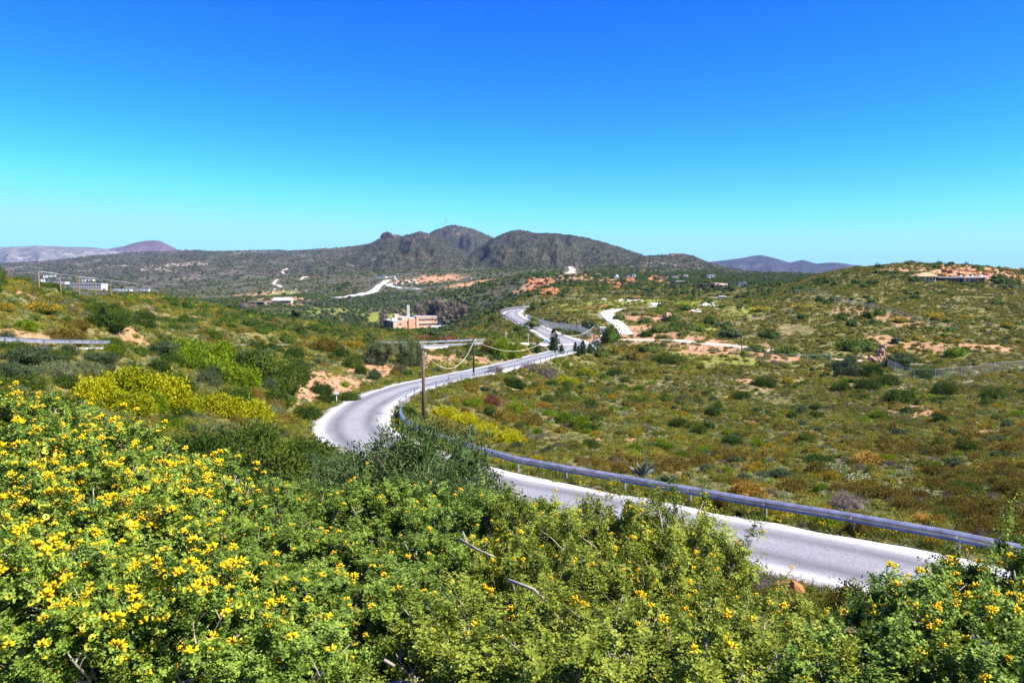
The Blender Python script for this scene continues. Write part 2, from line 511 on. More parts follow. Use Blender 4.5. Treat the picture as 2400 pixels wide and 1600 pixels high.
GRASS = [(900, 745, 60, 18, 1), (860, 735, 60, 16, .9), (760, 730, 90, 30, .8), (1000, 720, 90, 18, .8), (1450, 705, 130, 14, 1), (1400, 722, 90, 12, .9), (1340, 712, 70, 10, .8), (1640, 712, 90, 14, .9), (1750, 728, 50, 20, 1), (1720, 745, 40, 16, .9), (1660, 768, 40, 12, .8), (1650, 830, 110, 14, .8), (1740, 845, 80, 10, .8), (1400, 760, 20, 14, .8), (640, 690, 50, 6, .8), (1900, 860, 60, 10, .5)]
bare = np.zeros(len(gx)); meadow = np.zeros(len(gx))
pu, pv = project(gx, gy, g_z)
wob = fbm(gx / 5, gy / 5, 31, 4)
NEARV = {}
for arr, items in ((bare, BARE), (meadow, GRASS)):
    for (u, v, ru, rv, s) in items:
        c = hit(u, v)
        R = ru * c.y / FPX
        slope = max(rv, 4) / max(ru, 1)
        Ry = np.clip(R * 1.6, 0, 60) if ru > 0 else R
        d = np.sqrt(((gx - c.x) / R) ** 2 + ((gy - c.y) / Ry) ** 2)
        w = s * (1 - sstep(0.55, 1.15, d + wob * 0.55))
        np.maximum(arr, w, out=arr)
dense = sstep(330, 620, gy) * (1 - 0.9 * np.maximum(bare, meadow))
road_near = 1 - sstep(0.2, 1.6, g_edge + wob * 0.8)
cover = np.stack([bare, meadow, np.clip(road_near, 0, 1)], 1)
nr, nc = len(D_ROWS), len(A_COLS)
ii = np.arange(nr * nc).reshape(nr, nc)
quads = np.stack([ii[:-1, :-1], ii[:-1, 1:], ii[1:, 1:], ii[1:, :-1]], -1).reshape(-1, 4)
V = np.stack([gx, gy, g_z], 1)
# apron behind the camera so the sheet goes on all round
front_edge = V[:nc].copy()
bx = np.linspace(-8, 8, nc)
back = np.stack([bx * 60, np.full(nc, -500.0), np.full(nc, -6.0)], 1)
V = np.vstack([V, back]); bi = np.arange(nr * nc, nr * nc + nc)
quads = np.vstack([quads, np.stack([bi[:-1], bi[1:], ii[0, 1:], ii[0, :-1]], -1)])
cover = np.vstack([cover, np.zeros((nc, 3))])


def ground_mat(name='ground_soil', far=False):
    t = NT(name)
    P = t.pos()
    cov = t.n('SeparateColor'); t.l(t.attr('cover').outputs['Color'], cov.inputs[0])
    big = t.noise(0.05, 4, 0.6, P).outputs['Fac']
    mid = t.noise(0.45, 5, 0.65, P).outputs['Fac']
    fine = t.noise(4.0, 6, 0.7, P).outputs['Fac']
    # dry litter and low herbs between the shrubs
    c = t.mix(t.ramp(mid, [(0.32, 0), (0.68, 1)]).outputs[0], (0.075, 0.078, 0.014), (0.165, 0.135, 0.045))
    c = t.mix(t.ramp(big, [(0.4, 0), (0.62, 1)]).outputs[0], c, (0.115, 0.112, 0.022))
    c = t.mix(t.ramp(fine, [(0.45, 0), (0.75, 0.6)]).outputs[0], c, (0.30, 0.225, 0.115))
    # pinkish soil showing through in small places
    c = t.mix(t.ramp(t.noise(0.9, 5, 0.7, P, 0.5).outputs['Fac'], [(0.58, 0), (0.68, 0.75)]).outputs[0], c, (0.34, 0.215, 0.125))
    # the denser dark maquis of the valley and plain
    c = t.mix(t.attr('dense').outputs['Fac'], c, t.mix(t.ramp(mid, [(0.35, 0), (0.65, 1)]).outputs[0], (0.042, 0.056, 0.026), (0.115, 0.098, 0.058)))
    # dry straw patches
    c = t.mix(t.ramp(t.noise(0.16, 5, 0.65, P, 1.0).outputs['Fac'], [(0.54, 0), (0.64, 0.7)]).outputs[0], c, (0.29, 0.225, 0.105))
    c = t.mix(t.attr('dense').outputs['Fac'], c, t.mix(t.ramp(mid, [(0.35, 0), (0.65, 1)]).outputs[0], (0.040, 0.053, 0.025), (0.110, 0.094, 0.056)))
    # meadow
    g = t.mix(t.ramp(mid, [(0.3, 0), (0.7, 1)]).outputs[0], (0.13, 0.16, 0.018), (0.24, 0.24, 0.045))
    c = t.mix(cov.outputs[1], c, g)
    # bare orange earth
    e = t.mix(t.ramp(mid, [(0.3, 0), (0.7, 1)]).outputs[0], (0.36, 0.155, 0.065), (0.46, 0.265, 0.145))
    e = t.mix(t.ramp(fine, [(0.5, 0), (0.8, 0.7)]).outputs[0], e, (0.6, 0.42, 0.28))
    c = t.mix(cov.outputs[0], c, e)
    # trodden verge
    c = t.mix(t.math('MULTIPLY', cov.outputs[2], 0.55), c, (0.33, 0.25, 0.15))
    p = t.principled(c, 0.95, 0.15, 0, t.math('ADD', fine, t.math('MULTIPLY', mid, 3.0)), 0.12)
    return t.done(p.outputs[0])


M_GROUND = ground_mat()
terrain = link('terrain', mesh_np('terrain', V, quads, M_GROUND, True, {'cover': cover, 'dense': np.concatenate([dense, np.zeros(nc)])}))
tag(terrain, 'rolling scrubby hillsides with orange earth and meadow patches', 'ground', kind='structure')


# ------------------------------------------------------------------ mountains
def mountain_mat(name, dark, mid_c, rock, scale, rock_amt):
    t = NT(name)
    P = t.pos()
    big = t.noise(0.004 * scale, 5, 0.6, P).outputs['Fac']
    med = t.noise(0.022 * scale, 6, 0.7, P).outputs['Fac']
    fine = t.noise(0.11 * scale, 4, 0.7, P).outputs['Fac']
    c = t.mix(t.ramp(med, [(0.36, 0), (0.64, 1)]).outputs[0], dark, mid_c)
    c = t.mix(t.ramp(fine, [(0.42, 0.0), (0.6, 0.75)]).outputs[0], c, tuple(x * 0.42 for x in dark))
    sel = t.math('MULTIPLY', t.ramp(big, [(0.5, 0), (0.68, 1)]).outputs[0], t.ramp(med, [(0.45, 0), (0.62, 1)]).outputs[0])
    c = t.mix(t.math('MULTIPLY', sel, rock_amt), c, rock)
    p = t.principled(c, 0.95, 0.1, 0, t.math('ADD', med, t.math('MULTIPLY', fine, 0.4)), 14.0 / scale)
    return t.done(p.outputs[0])


M_MTN = mountain_mat('mountain_scrub', (0.040, 0.050, 0.027), (0.086, 0.080, 0.050), (0.21, 0.15, 0.11), 1.0, 0.5)
M_MTN_LEFT = mountain_mat('plateau_scrub', (0.05, 0.068, 0.036), (0.125, 0.105, 0.07), (0.42, 0.34, 0.27), 1.1, 0.8)
M_MTN_FAR = mountain_mat('far_limestone', (0.10, 0.12, 0.09), (0.30, 0.27, 0.24), (0.52, 0.46, 0.42), 0.5, 0.9)
M_MTN_PURPLE = mountain_mat('far_bare_peak', (0.10, 0.085, 0.08), (0.18, 0.11, 0.10), (0.26, 0.16, 0.13), 0.4, 0.6)
M_MTN_RIGHT = mountain_mat('far_wooded_hills', (0.030, 0.040, 0.045), (0.070, 0.066, 0.062), (0.24, 0.22, 0.20), 0.7, 0.5)
MTN_PTS = []


def mountain(name, label, crest, D, depth, z_base, mat, seed, rough=1.0, nu=340, nv=70, curve=1.25, back=0.8, spots=0, spot_size=(2, 4)):
    """a ridge: crest traced at its own distance, flanks running down in front and behind"""
    us = np.array([c[0] for c in crest], float); vs = np.array([c[1] for c in crest], float)
    u = np.linspace(us[0], us[-1], nu)
    v = np.interp(u, us, vs)
    k = np.ones(5) / 5
    v = 0.5 * v + 0.5 * np.convolve(np.pad(v, 2, 'edge'), k, 'valid')
    at_ = [ray(a, b) for a, b in zip(u, v)]
    a = np.array([q[0] for q in at_]); tt = np.array([q[1] for q in at_])
    zc = tt * D
    r = np.concatenate([np.linspace(0, 1, nv), np.linspace(1, 1 + back, nv // 4)[1:]])
    A, Rr = np.meshgrid(a, r); ZC = np.meshgrid(zc, r)[0]
    front = Rr <= 1
    # the crest wanders in depth so it is not a straight wall
    wander = fbm(A * 9, np.zeros_like(A) + seed, seed, 3) * 0.12 * depth
    Y = np.where(front, D - depth * (1 - Rr), D + depth * (Rr - 1)) + wander * np.minimum(1, Rr)
    X = A * Y
    down = np.where(front, 1 - Rr, (Rr - 1) / back)
    H = np.maximum(ZC - z_base, 1.0)
    shape = np.where(front, np.clip(Rr, 0, 1) ** curve, np.clip(1 - down, 0, 1) ** 1.1)
    ravine = fbm(A * 26 + 3, Rr * 1.6 + seed, seed + 5, 4)
    ravine = -np.abs(ravine) * 0.9 + 0.12
    Z = z_base + H * shape + ravine * H * 0.55 * np.clip(down * 2.2, 0, 1) * np.clip(shape * 1.5, 0, 1) * rough
    Z += fbm(X / (depth * 0.045), Y / (depth * 0.045), seed + 8, 4) * H * 0.05 * rough * np.clip(0.4 + down * 4, 0, 1)
    # keep the traced skyline: shift for the wander
    Z = np.where(front & (Rr > 0.98), Z + (Y / D - 1) * ZC, Z)
    n_r, n_c = Z.shape
    ii = np.arange(n_r * n_c).reshape(n_r, n_c)
    q = np.stack([ii[:-1, :-1], ii[:-1, 1:], ii[1:, 1:], ii[1:, :-1]], -1).reshape(-1, 4)
    Vv = np.stack([X.ravel(), Y.ravel(), Z.ravel()], 1)
    o = link(name, mesh_np(name, Vv, q, mat, True))
    tag(o, label, 'mountain', kind='structure')
    if spots:
        i = RNG.integers(0, n_r - nv // 5, spots * 2); j = RNG.integers(0, n_c - 1, spots * 2)
        i = np.minimum(i, nv - 2)
        f1, f2 = RNG.random(spots * 2), RNG.random(spots * 2)
        G = np.stack([X, Y, Z], -1)
        pts = (G[i, j] * (1 - f1)[:, None] + G[i, j + 1] * f1[:, None]) * (1 - f2)[:, None] + (G[i + 1, j] * (1 - f1)[:, None] + G[i + 1, j + 1] * f1[:, None]) * f2[:, None]
        dens = fbm(pts[:, 0] / 120, pts[:, 1] / 120, seed + 40, 3) * 0.5 + 0.55
        keep = RNG.random(len(pts)) < dens
        pts = pts[keep][:spots]
        MTN_PTS.append((pts, RNG.uniform(spot_size[0], spot_size[1], len(pts))))
    return o


mountain('mountain', 'bare purple-brown peak furthest off at the far left', [(200, 602), (245, 585), (290, 577), (312, 570), (340, 564), (362, 563), (378, 565), (395, 574), (415, 584), (440, 596), (470, 606)], 9500, 2600, -60, M_MTN_PURPLE, 3, 0.6, 160, 40)
mountain('mountain', 'pale rocky limestone mountain at the left edge of the skyline', [(-420, 604), (-200, 588), (0, 579), (50, 578), (80, 575), (110, 577), (150, 579), (205, 578), (240, 583), (270, 589), (300, 596), (340, 606)], 6800, 2600, -60, M_MTN_FAR, 9, 1.0, 220, 50)
mountain('mountain', 'far blue wooded hills on the right of the skyline', [(1560, 640), (1640, 617), (1665, 613), (1700, 610), (1740, 605), (1762, 600), (1782, 598), (1800, 601), (1830, 609), (1852, 615), (1870, 611), (1882, 609), (1900, 614), (1915, 618), (1935, 616), (1955, 615), (1985, 618), (2010, 623), (2040, 627), (2100, 640), (2160, 655)], 6200, 2200, -60, M_MTN_RIGHT, 14, 0.9, 240, 44)
mountain('mountain', 'highest scrub-covered peak carrying the mast', [(900, 600), (960, 566), (1000, 550), (1018, 541), (1035, 534), (1046, 528), (1062, 526), (1078, 529), (1100, 535), (1130, 545), (1150, 553), (1180, 566), (1240, 600)], 3300, 1200, -20, M_MTN, 21, 1.3, 260, 60, 1.05, spots=2600, spot_size=(2.2, 4.0))
mountain('mountain', 'long low green plateau running across the left skyline', [(-420, 640), (-200, 626), (0, 617), (90, 613), (150, 607), (210, 600), (250, 597), (300, 592), (360, 589), (420, 587), (470, 587), (500, 589), (560, 588), (640, 586), (690, 587), (740, 584), (800, 580), (850, 574), (900, 567), (960, 570), (1040, 590)], 2700, 1500, -24, M_MTN_LEFT, 27, 0.6, 420, 80, 1.0, spots=9000, spot_size=(1.8, 4.0))
mountain('mountain', 'scrubby spur topped by a dark rocky knob left of the peak', [(700, 640), (780, 606), (830, 584), (860, 574), (880, 565), (894, 557), (905, 553), (920, 551), (940, 554), (962, 548), (985, 543), (1000, 547), (1030, 560), (1080, 585), (1140, 625)], 2500, 1150, -12, M_MTN, 33, 1.3, 320, 70, 0.95, spots=6500, spot_size=(1.6, 3.2))
mountain('mountain', 'broad dark brown hill right of the peak sloping down to the right', [(1040, 640), (1100, 596), (1150, 562), (1172, 552), (1195, 544), (1215, 540), (1235, 542), (1256, 548), (1285, 547), (1310, 548), (1340, 550), (1380, 559), (1420, 570), (1460, 582), (1500, 595), (1540, 612), (1620, 640)], 2350, 1150, -10, M_MTN, 39, 1.3, 360, 70, 0.95, spots=8000, spot_size=(1.5, 3.0))
mountain('mountain', 'low green hill topped by a long stone building right of the brown hill', [(1440, 640), (1500, 602), (1520, 599), (1560, 597), (1600, 596), (1625, 600), (1650, 611), (1690, 624), (1740, 634), (1800, 641), (1880, 652), (2000, 668)], 1550, 620, -8, M_MTN_LEFT, 45, 0.6, 260, 56, 0.95, spots=4500, spot_size=(1.2, 2.4))


# ------------------------------------------------------------------ road surfaces
def road_mat(name, base, light, track_dark, shoulder=0.22, edge_c=(0.52, 0.50, 0.47)):
    t = NT(name)
    P = t.pos()
    s = t.attr('across').outputs['Fac']                     # -1 .. 1 across the carriageway
    ab = t.math('ABSOLUTE', s)
    big = t.noise(0.25, 5, 0.6, P).outputs['Fac']
    fine = t.noise(9.0, 5, 0.75, P).outputs['Fac']
    grit = t.n('TexVoronoi'); grit.inputs['Scale'].default_value = 16.0; t.l(P, grit.inputs['Vector'])
    c = t.mix(t.ramp(big, [(0.35, 0), (0.7, 1)]).outputs[0], base, light)
    c = t.mix(t.ramp(fine, [(0.45, 0.0), (0.62, 0.8)]).outputs[0], c, tuple(x * 0.5 for x in base))
    c = t.mix(t.ramp(t.noise(26.0, 3, 0.8, P).outputs['Fac'], [(0.5, 0.0), (0.66, 0.6)]).outputs[0], c, tuple(min(1, x * 1.7) for x in base))
    # polished wheel tracks
    w = t.math('SUBTRACT', 1.0, t.math('MULTIPLY', t.math('ABSOLUTE', t.math('SUBTRACT', t.math('ADD', ab, t.math('MULTIPLY', t.math('SUBTRACT', big, 0.5), 0.25)), 0.42)), 3.6))
    w = t.math('MAXIMUM', w, 0.0)
    w = t.math('MULTIPLY', w, t.ramp(t.noise(0.11, 4, 0.6, P).outputs['Fac'], [(0.3, 0.35), (0.6, 1.0)]).outputs[0])
    c = t.mix(t.math('MULTIPLY', w, 0.95), c, track_dark)
    # old repairs and hairline cracks
    ck = t.n('TexVoronoi'); ck.feature = 'DISTANCE_TO_EDGE'; ck.inputs['Scale'].default_value = 0.33
    dv = t.n('VectorMath'); dv.operation = 'ADD'
    wn_ = t.noise(1.3, 4, 0.6, P)
    t.l(P, dv.inputs[0]); t.l(wn_.outputs['Color'], dv.inputs[1]); t.l(dv.outputs[0], ck.inputs['Vector'])
    crack = t.math('MULTIPLY', t.ramp(ck.outputs['Distance'], [(0.0, 1), (0.012, 0)]).outputs[0], t.ramp(big, [(0.5, 0), (0.6, 1)]).outputs[0])
    c = t.mix(t.math('MULTIPLY', crack, 0.6), c, tuple(x * 0.3 for x in base))
    # dusty gravel shoulder
    e = t.ramp(t.math('ADD', ab, t.math('MULTIPLY', t.math('SUBTRACT', fine, 0.5), 0.16)), [(1 - shoulder - 0.22, 0), (1 - shoulder + 0.08, 1)]).outputs[0]
    c = t.mix(e, c, edge_c)
    stones = t.ramp(grit.outputs['Distance'], [(0.10, 1), (0.2, 0)]).outputs[0]
    c = t.mix(t.math('MULTIPLY', stones, 0.25), c, (0.22, 0.21, 0.21))
    p = t.principled(c, 0.85, 0.25, 0, fine, 0.01)
    return t.done(p.outputs[0])


M_ROAD = road_mat('worn_pale_asphalt', (0.235, 0.226, 0.232), (0.32, 0.31, 0.315), (0.115, 0.112, 0.118), 0.15)
M_CONC = road_mat('pale_concrete_path', (0.60, 0.58, 0.53), (0.72, 0.70, 0.66), (0.52, 0.50, 0.46), 0.1)
M_DIRT = road_mat('pink_dirt_track', (0.48, 0.37, 0.27), (0.56, 0.45, 0.35), (0.58, 0.47, 0.38), 0.12, (0.50, 0.36, 0.25))


def road(name, label, line, mat, lift=0.02, na=13, wob_a=0.25, skirt=0.5, seed=0):
    fine = []
    for i in range(len(line) - 1):
        n = max(1, int(np.linalg.norm(line[i + 1][:2] - line[i][:2]) / 0.7))
        for k in range(n):
            fine.append(line[i] + (line[i + 1] - line[i]) * k / n)
    fine.append(line[-1]); fine = np.array(fine)
    tan = np.gradient(fine[:, :2], axis=0); tan /= np.linalg.norm(tan, axis=1)[:, None] + 1e-9
    nor = np.stack([tan[:, 1], -tan[:, 0]], 1)
    s = np.linspace(-1, 1, na)
    rows = []; acr = []
    m = len(fine); dist = np.arange(m) * 0.7
    for k, sv in enumerate([-1.0] + list(s) + [1.0]):
        edge = abs(sv) > 0.99
        w = fine[:, 3] * sv
        if edge: w = w + np.sign(sv) * fbm(dist / 2.2, np.full(m, seed + np.sign(sv) * 7), seed + 3, 4) * wob_a * 2.2
        zoff = lift + (1 - sv * sv) * 0.05
        z = fine[:, 2] + zoff
        if k == 0 or k == na + 1:
            z = z - skirt; w = w + np.sign(sv) * 0.15
        rows.append(np.stack([fine[:, 0] + nor[:, 0] * w, fine[:, 1] + nor[:, 1] * w, z], 1)); acr.append(np.full(m, sv))
    Vr = np.stack(rows, 1).reshape(-1, 3); ac = np.stack(acr, 1).ravel()
    K = na + 2
    ii = np.arange(m * K).reshape(m, K)
    q = np.stack([ii[:-1, :-1], ii[:-1, 1:], ii[1:, 1:], ii[1:, :-1]], -1).reshape(-1, 4)
    o = link(name, mesh_np(name, Vr, q[:, ::-1], mat, True, {'across': ac}))
    return tag(o, label, 'road', kind='structure')


road('road', 'pale winding two-lane road with gravel edges', MAIN, M_ROAD, seed=2)
road('side_road', 'pale side road joining at the junction and climbing behind the left hillside', SIDE, M_ROAD, 0.0, seed=5)
road('path', 'white concrete path curving up the grassy mound', PATH, M_CONC, 0.0, 9, 0.08, seed=8)
road('track', 'pinkish dirt track along the fence below the mound', TRACK, M_DIRT, -0.03, 9, 0.5, seed=12)

# ------------------------------------------------------------------ plants: leaf materials and templates
def leaf_mat(name, c1, c2, flower=None, trans=0.22, patch=0.15):
    """c1..c2 by leaf and by plant; flower colour where the mesh carries blossom"""
    t = NT(name)
    oi = t.n('ObjectInfo').outputs['Random']
    tint = t.attr('tint').outputs['Fac']
    big = t.noise(patch, 2, 0.5, t.pos()).outputs['Fac']
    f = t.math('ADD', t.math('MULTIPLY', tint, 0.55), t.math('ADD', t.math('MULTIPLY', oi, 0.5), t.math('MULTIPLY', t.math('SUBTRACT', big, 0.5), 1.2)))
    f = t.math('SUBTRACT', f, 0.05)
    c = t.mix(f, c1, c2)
    if flower is not None:
        c = t.mix(t.attr('flower').outputs['Fac'], c, flower)
    p = t.principled(c, 0.7, 0.08)
    tr = t.n('BsdfTranslucent')
    t.l(c, tr.inputs['Color'])
    mx = t.n('MixShader'); mx.inputs[0].default_value = trans
    t.l(p.outputs[0], mx.inputs[1]); t.l(tr.outputs[0], mx.inputs[2])
    return t.done(mx.outputs[0])


LM = {
    'cushion': leaf_mat('thyme_leaf', (0.058, 0.064, 0.008), (0.300, 0.272, 0.042)),
    'mastic': leaf_mat('mastic_leaf', (0.018, 0.048, 0.006), (0.105, 0.140, 0.016)),
    'sage': leaf_mat('sage_leaf', (0.062, 0.085, 0.034), (0.200, 0.215, 0.095)),
    'burnet': leaf_mat('burnet_twig', (0.085, 0.066, 0.052), (0.230, 0.180, 0.140)),
    'broom': leaf_mat('broom_leaf', (0.070, 0.090, 0.012), (0.160, 0.160, 0.022), (0.72, 0.40, 0.006)),
    'spurge': leaf_mat('spurge_leaf', (0.170, 0.190, 0.003), (0.520, 0.470, 0.008)),
    'lime': leaf_mat('lime_leaf', (0.045, 0.095, 0.004), (0.220, 0.290, 0.010)),
    'rust': leaf_mat('rusty_heath_leaf', (0.072, 0.054, 0.009), (0.235, 0.172, 0.024)),
    'redbush': leaf_mat('red_brown_leaf', (0.120, 0.045, 0.022), (0.210, 0.090, 0.045)),
    'cistus': leaf_mat('cistus_leaf', (0.070, 0.095, 0.018), (0.230, 0.245, 0.055), (0.80, 0.77, 0.50)),
    'gold': leaf_mat('golden_leaf', (0.250, 0.150, 0.020), (0.500, 0.300, 0.060)),
    'pine': leaf_mat('pine_needles', (0.050, 0.080, 0.022), (0.125, 0.150, 0.030)),
    'conifer': leaf_mat('cypress_leaf', (0.018, 0.045, 0.012), (0.050, 0.085, 0.020)),
    'olive': leaf_mat('olive_leaf', (0.040, 0.066, 0.024), (0.100, 0.130, 0.060)),
    'greypine': leaf_mat('grey_pine_leaf', (0.060, 0.078, 0.034), (0.130, 0.150, 0.060)),
    'eucalypt': leaf_mat('eucalyptus_leaf', (0.100, 0.088, 0.066), (0.240, 0.195, 0.150)),
    'oleaster': leaf_mat('oleaster_leaf', (0.030, 0.072, 0.012), (0.190, 0.240, 0.085), trans=0.15, patch=1.5),
    'grass': leaf_mat('grass_blade', (0.070, 0.110, 0.012), (0.210, 0.220, 0.040), (0.80, 0.58, 0.01)),
    'thistle': leaf_mat('lilac_flower_plant', (0.080, 0.110, 0.040), (0.150, 0.160, 0.080), (0.50, 0.30, 0.62)),
}
M_BARK = simple_mat('bark', (0.16, 0.115, 0.075), 0.9, 0.3, 12)


def unit(v):
    return v / (np.linalg.norm(v, axis=1)[:, None] + 1e-9)


def leaves(C, N, L, W, rng, spread=0.8):
    """diamond leaves at points C pointing roughly along N"""
    n = len(C)
    d = unit(N + rng.normal(0, spread, (n, 3)))
    s = unit(np.cross(d, rng.normal(0, 1, (n, 3))))
    l = (L * rng.uniform(0.65, 1.3, n))[:, None]; w = (W * rng.uniform(0.65, 1.3, n))[:, None]
    m = C + d * l * 0.55
    Vv = np.stack([C, m + s * w * 0.5, C + d * l, m - s * w * 0.5], 1).reshape(-1, 3)
    Fv = np.arange(4 * n).reshape(n, 4)
    return Vv, Fv


def sphere_dirs(n, rng, zmin=-0.15):
    z = rng.uniform(zmin, 1, n); ph = rng.uniform(0, 2 * math.pi, n)
    r = np.sqrt(1 - z * z)
    return np.stack([r * np.cos(ph), r * np.sin(ph), z], 1)


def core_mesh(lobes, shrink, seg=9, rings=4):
    """closed domes filling the crown against see-through, tinted dark as its inner shade"""
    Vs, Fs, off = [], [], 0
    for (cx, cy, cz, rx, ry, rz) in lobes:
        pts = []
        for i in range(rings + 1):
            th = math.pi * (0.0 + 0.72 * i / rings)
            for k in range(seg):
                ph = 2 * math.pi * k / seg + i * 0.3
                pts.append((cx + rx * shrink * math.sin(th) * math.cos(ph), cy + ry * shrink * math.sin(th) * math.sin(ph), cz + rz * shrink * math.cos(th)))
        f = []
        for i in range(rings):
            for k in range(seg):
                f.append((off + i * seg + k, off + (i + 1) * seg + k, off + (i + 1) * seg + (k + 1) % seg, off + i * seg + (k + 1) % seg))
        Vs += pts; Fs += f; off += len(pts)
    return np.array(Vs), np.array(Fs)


def crown(name, mat, lobes, n_clump, per, leaf, seed, clump_r=0.13, core=0.8, flower=0.0, aspect=0.45, zmin=-0.1, spread=0.8, inner=0.82):
    """foliage: leaf clumps over several lobes; flower = share of clumps that carry blossom"""
    rng = np.random.default_rng(seed)
    lobes = np.array(lobes, float)
    area = lobes[:, 3] * lobes[:, 4] + lobes[:, 3] * lobes[:, 5]
    pick = rng.choice(len(lobes), n_clump, p=area / area.sum())
    d = sphere_dirs(n_clump, rng, zmin)
    rad = rng.uniform(inner, 1.06, n_clump) * (1 + 0.16 * np.sin(d[:, 0] * 5 + seed) * np.sin(d[:, 1] * 4 + seed * 2) + rng.normal(0, 0.05, n_clump))
    L = lobes[pick]
    cc = L[:, :3] + d * L[:, 3:6] * rad[:, None]
    out = unit(d / L[:, 3:6])
    C = np.repeat(cc, per, 0); N = np.repeat(out, per, 0)
    size = np.repeat(np.minimum(L[:, 3], L[:, 5]), per) if len(lobes) > 1 else np.full(len(C), L[0, 3])
    C = C + rng.normal(0, 1, C.shape) * clump_r
    C[:, 2] = np.maximum(C[:, 2], 0.01)
    N = unit(N + np.array([0, 0, 0.35]))
    Vv, Fv = leaves(C, N, leaf, leaf * aspect, rng, spread)
    ct = np.repeat(rng.random(n_clump), per) * 0.5 + rng.random(len(C)) * 0.5
    tint = np.repeat(ct, 4)
    fl = np.zeros(len(C))
    if flower > 0:
        isf = np.repeat(rng.random(n_clump) < flower, per)
        top = np.repeat(d[:, 2] > 0.05, per)
        fl = (isf & top & (rng.random(len(C)) < 0.75)).astype(float)
    fl = np.repeat(fl, 4)
    F = [Fv]
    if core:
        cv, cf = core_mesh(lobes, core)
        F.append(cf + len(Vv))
        Vv = np.vstack([Vv, cv]); tint = np.concatenate([tint, np.full(len(cv), 0.1)]); fl = np.concatenate([fl, np.zeros(len(cv))])  # core domes carry a dark tint as shade inside the crown
    return mesh_np(name, Vv, F, mat, False, {'tint': tint, 'flower': fl})


def shrub_lobes(seed, h=0.8, n=4, r=0.62):
    rng = random.Random(seed)
    lob = [(0, 0, h * 0.08, 0.78, 0.78, h * 0.86)]
    for k in range(n):
        th = 2 * math.pi * (k + rng.random() * 0.7) / n
        q = rng.uniform(0.34, 0.55)
        lob.append((q * math.cos(th), q * math.sin(th), h * rng.uniform(0, 0.22), r * rng.uniform(0.65, 0.95), r * rng.uniform(0.65, 0.95), h * rng.uniform(0.5, 0.75)))
    return lob


# kind: height, flower share, leaf aspect
KINDS = {'cushion': (0.62, 0, 0.4), 'mastic': (0.95, 0, 0.5), 'sage': (0.7, 0, 0.35), 'burnet': (0.7, 0, 0.2), 'broom': (0.95, 0.42, 0.4), 'spurge': (0.85, 0, 0.6),
         'lime': (0.9, 0, 0.55), 'rust': (0.8, 0, 0.4), 'redbush': (0.8, 0, 0.5), 'cistus': (0.6, 0.3, 0.5), 'gold': (0.8, 0, 0.6), 'greypine': (1.1, 0, 0.25), 'olive': (1.1, 0, 0.35)}
TPL = {}           # (kind, lod) -> list of meshes, unit radius
NVAR = 3


def template(kind, lod, var):
    key = (kind, lod, var)
    if key not in TPL:
        h, fl, asp = KINDS[kind]
        sd = sum(map(ord, kind)) * 13 + var * 101 + lod * 7
        n, per, leaf, cr, core = {0: (46, 3, 0.30, 0.10, 0.86), 1: (120, 6, 0.16, 0.11, 0.82), 2: (420, 11, 0.095, 0.085, 0.72)}[lod]
        if kind in ('greypine', 'olive'):
            rg = random.Random(sd - lod * 7)
            lob = [(0, 0, 0.35, 0.6, 0.6, 0.55)] + [(rg.uniform(-.5, .5), rg.uniform(-.5, .5), rg.uniform(0.15, 0.85) * h * 0.75, rg.uniform(.3, .5), rg.uniform(.3, .5), rg.uniform(.22, .38)) for _ in range(8)]
            TPL[key] = crown(f'{kind}_crown', LM[kind], lob, int(n * 1.3), per, leaf, sd, cr * 0.8, core * 0.9, fl, asp, -0.6)
            return TPL[key]
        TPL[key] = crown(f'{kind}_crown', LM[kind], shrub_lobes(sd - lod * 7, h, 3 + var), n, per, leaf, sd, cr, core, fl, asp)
    return TPL[key]


# grid look-ups on the finished terrain sheet
GZ = g_z.reshape(nr, nc); GB = bare.reshape(nr, nc); GM = meadow.reshape(nr, nc); GE = g_edge.reshape(nr, nc)


def grid_at(x, y):
    y = np.maximum(y, D_ROWS[0] * 1.001)
    a = np.clip(x / y, A_COLS[0] + 1e-6, A_COLS[-1] - 1e-6); yy = np.clip(y, D_ROWS[0] * 1.0001, D_ROWS[-1] * 0.999)
    i = np.searchsorted(D_ROWS, yy) - 1; j = np.searchsorted(A_COLS, a) - 1
    fi = (yy - D_ROWS[i]) / (D_ROWS[i + 1] - D_ROWS[i]); fj = (a - A_COLS[j]) / (A_COLS[j + 1] - A_COLS[j])
    def s(G): return (G[i, j] * (1 - fi) + G[i + 1, j] * fi) * (1 - fj) + (G[i, j + 1] * (1 - fi) + G[i + 1, j + 1] * fi) * fj
    return s(GZ), s(GB), s(GM), s(GE)


PRUNE = []          # (x, y, r): places kept free of random scrub (buildings, hero plants, walls)


def scatter(n, d0, d1, amax=0.8):
    """random ground points, even per square metre"""
    y = np.sqrt(RNG.uniform(d0 * d0, d1 * d1, n)); x = RNG.uniform(-amax, amax, n) * y
    return x, y


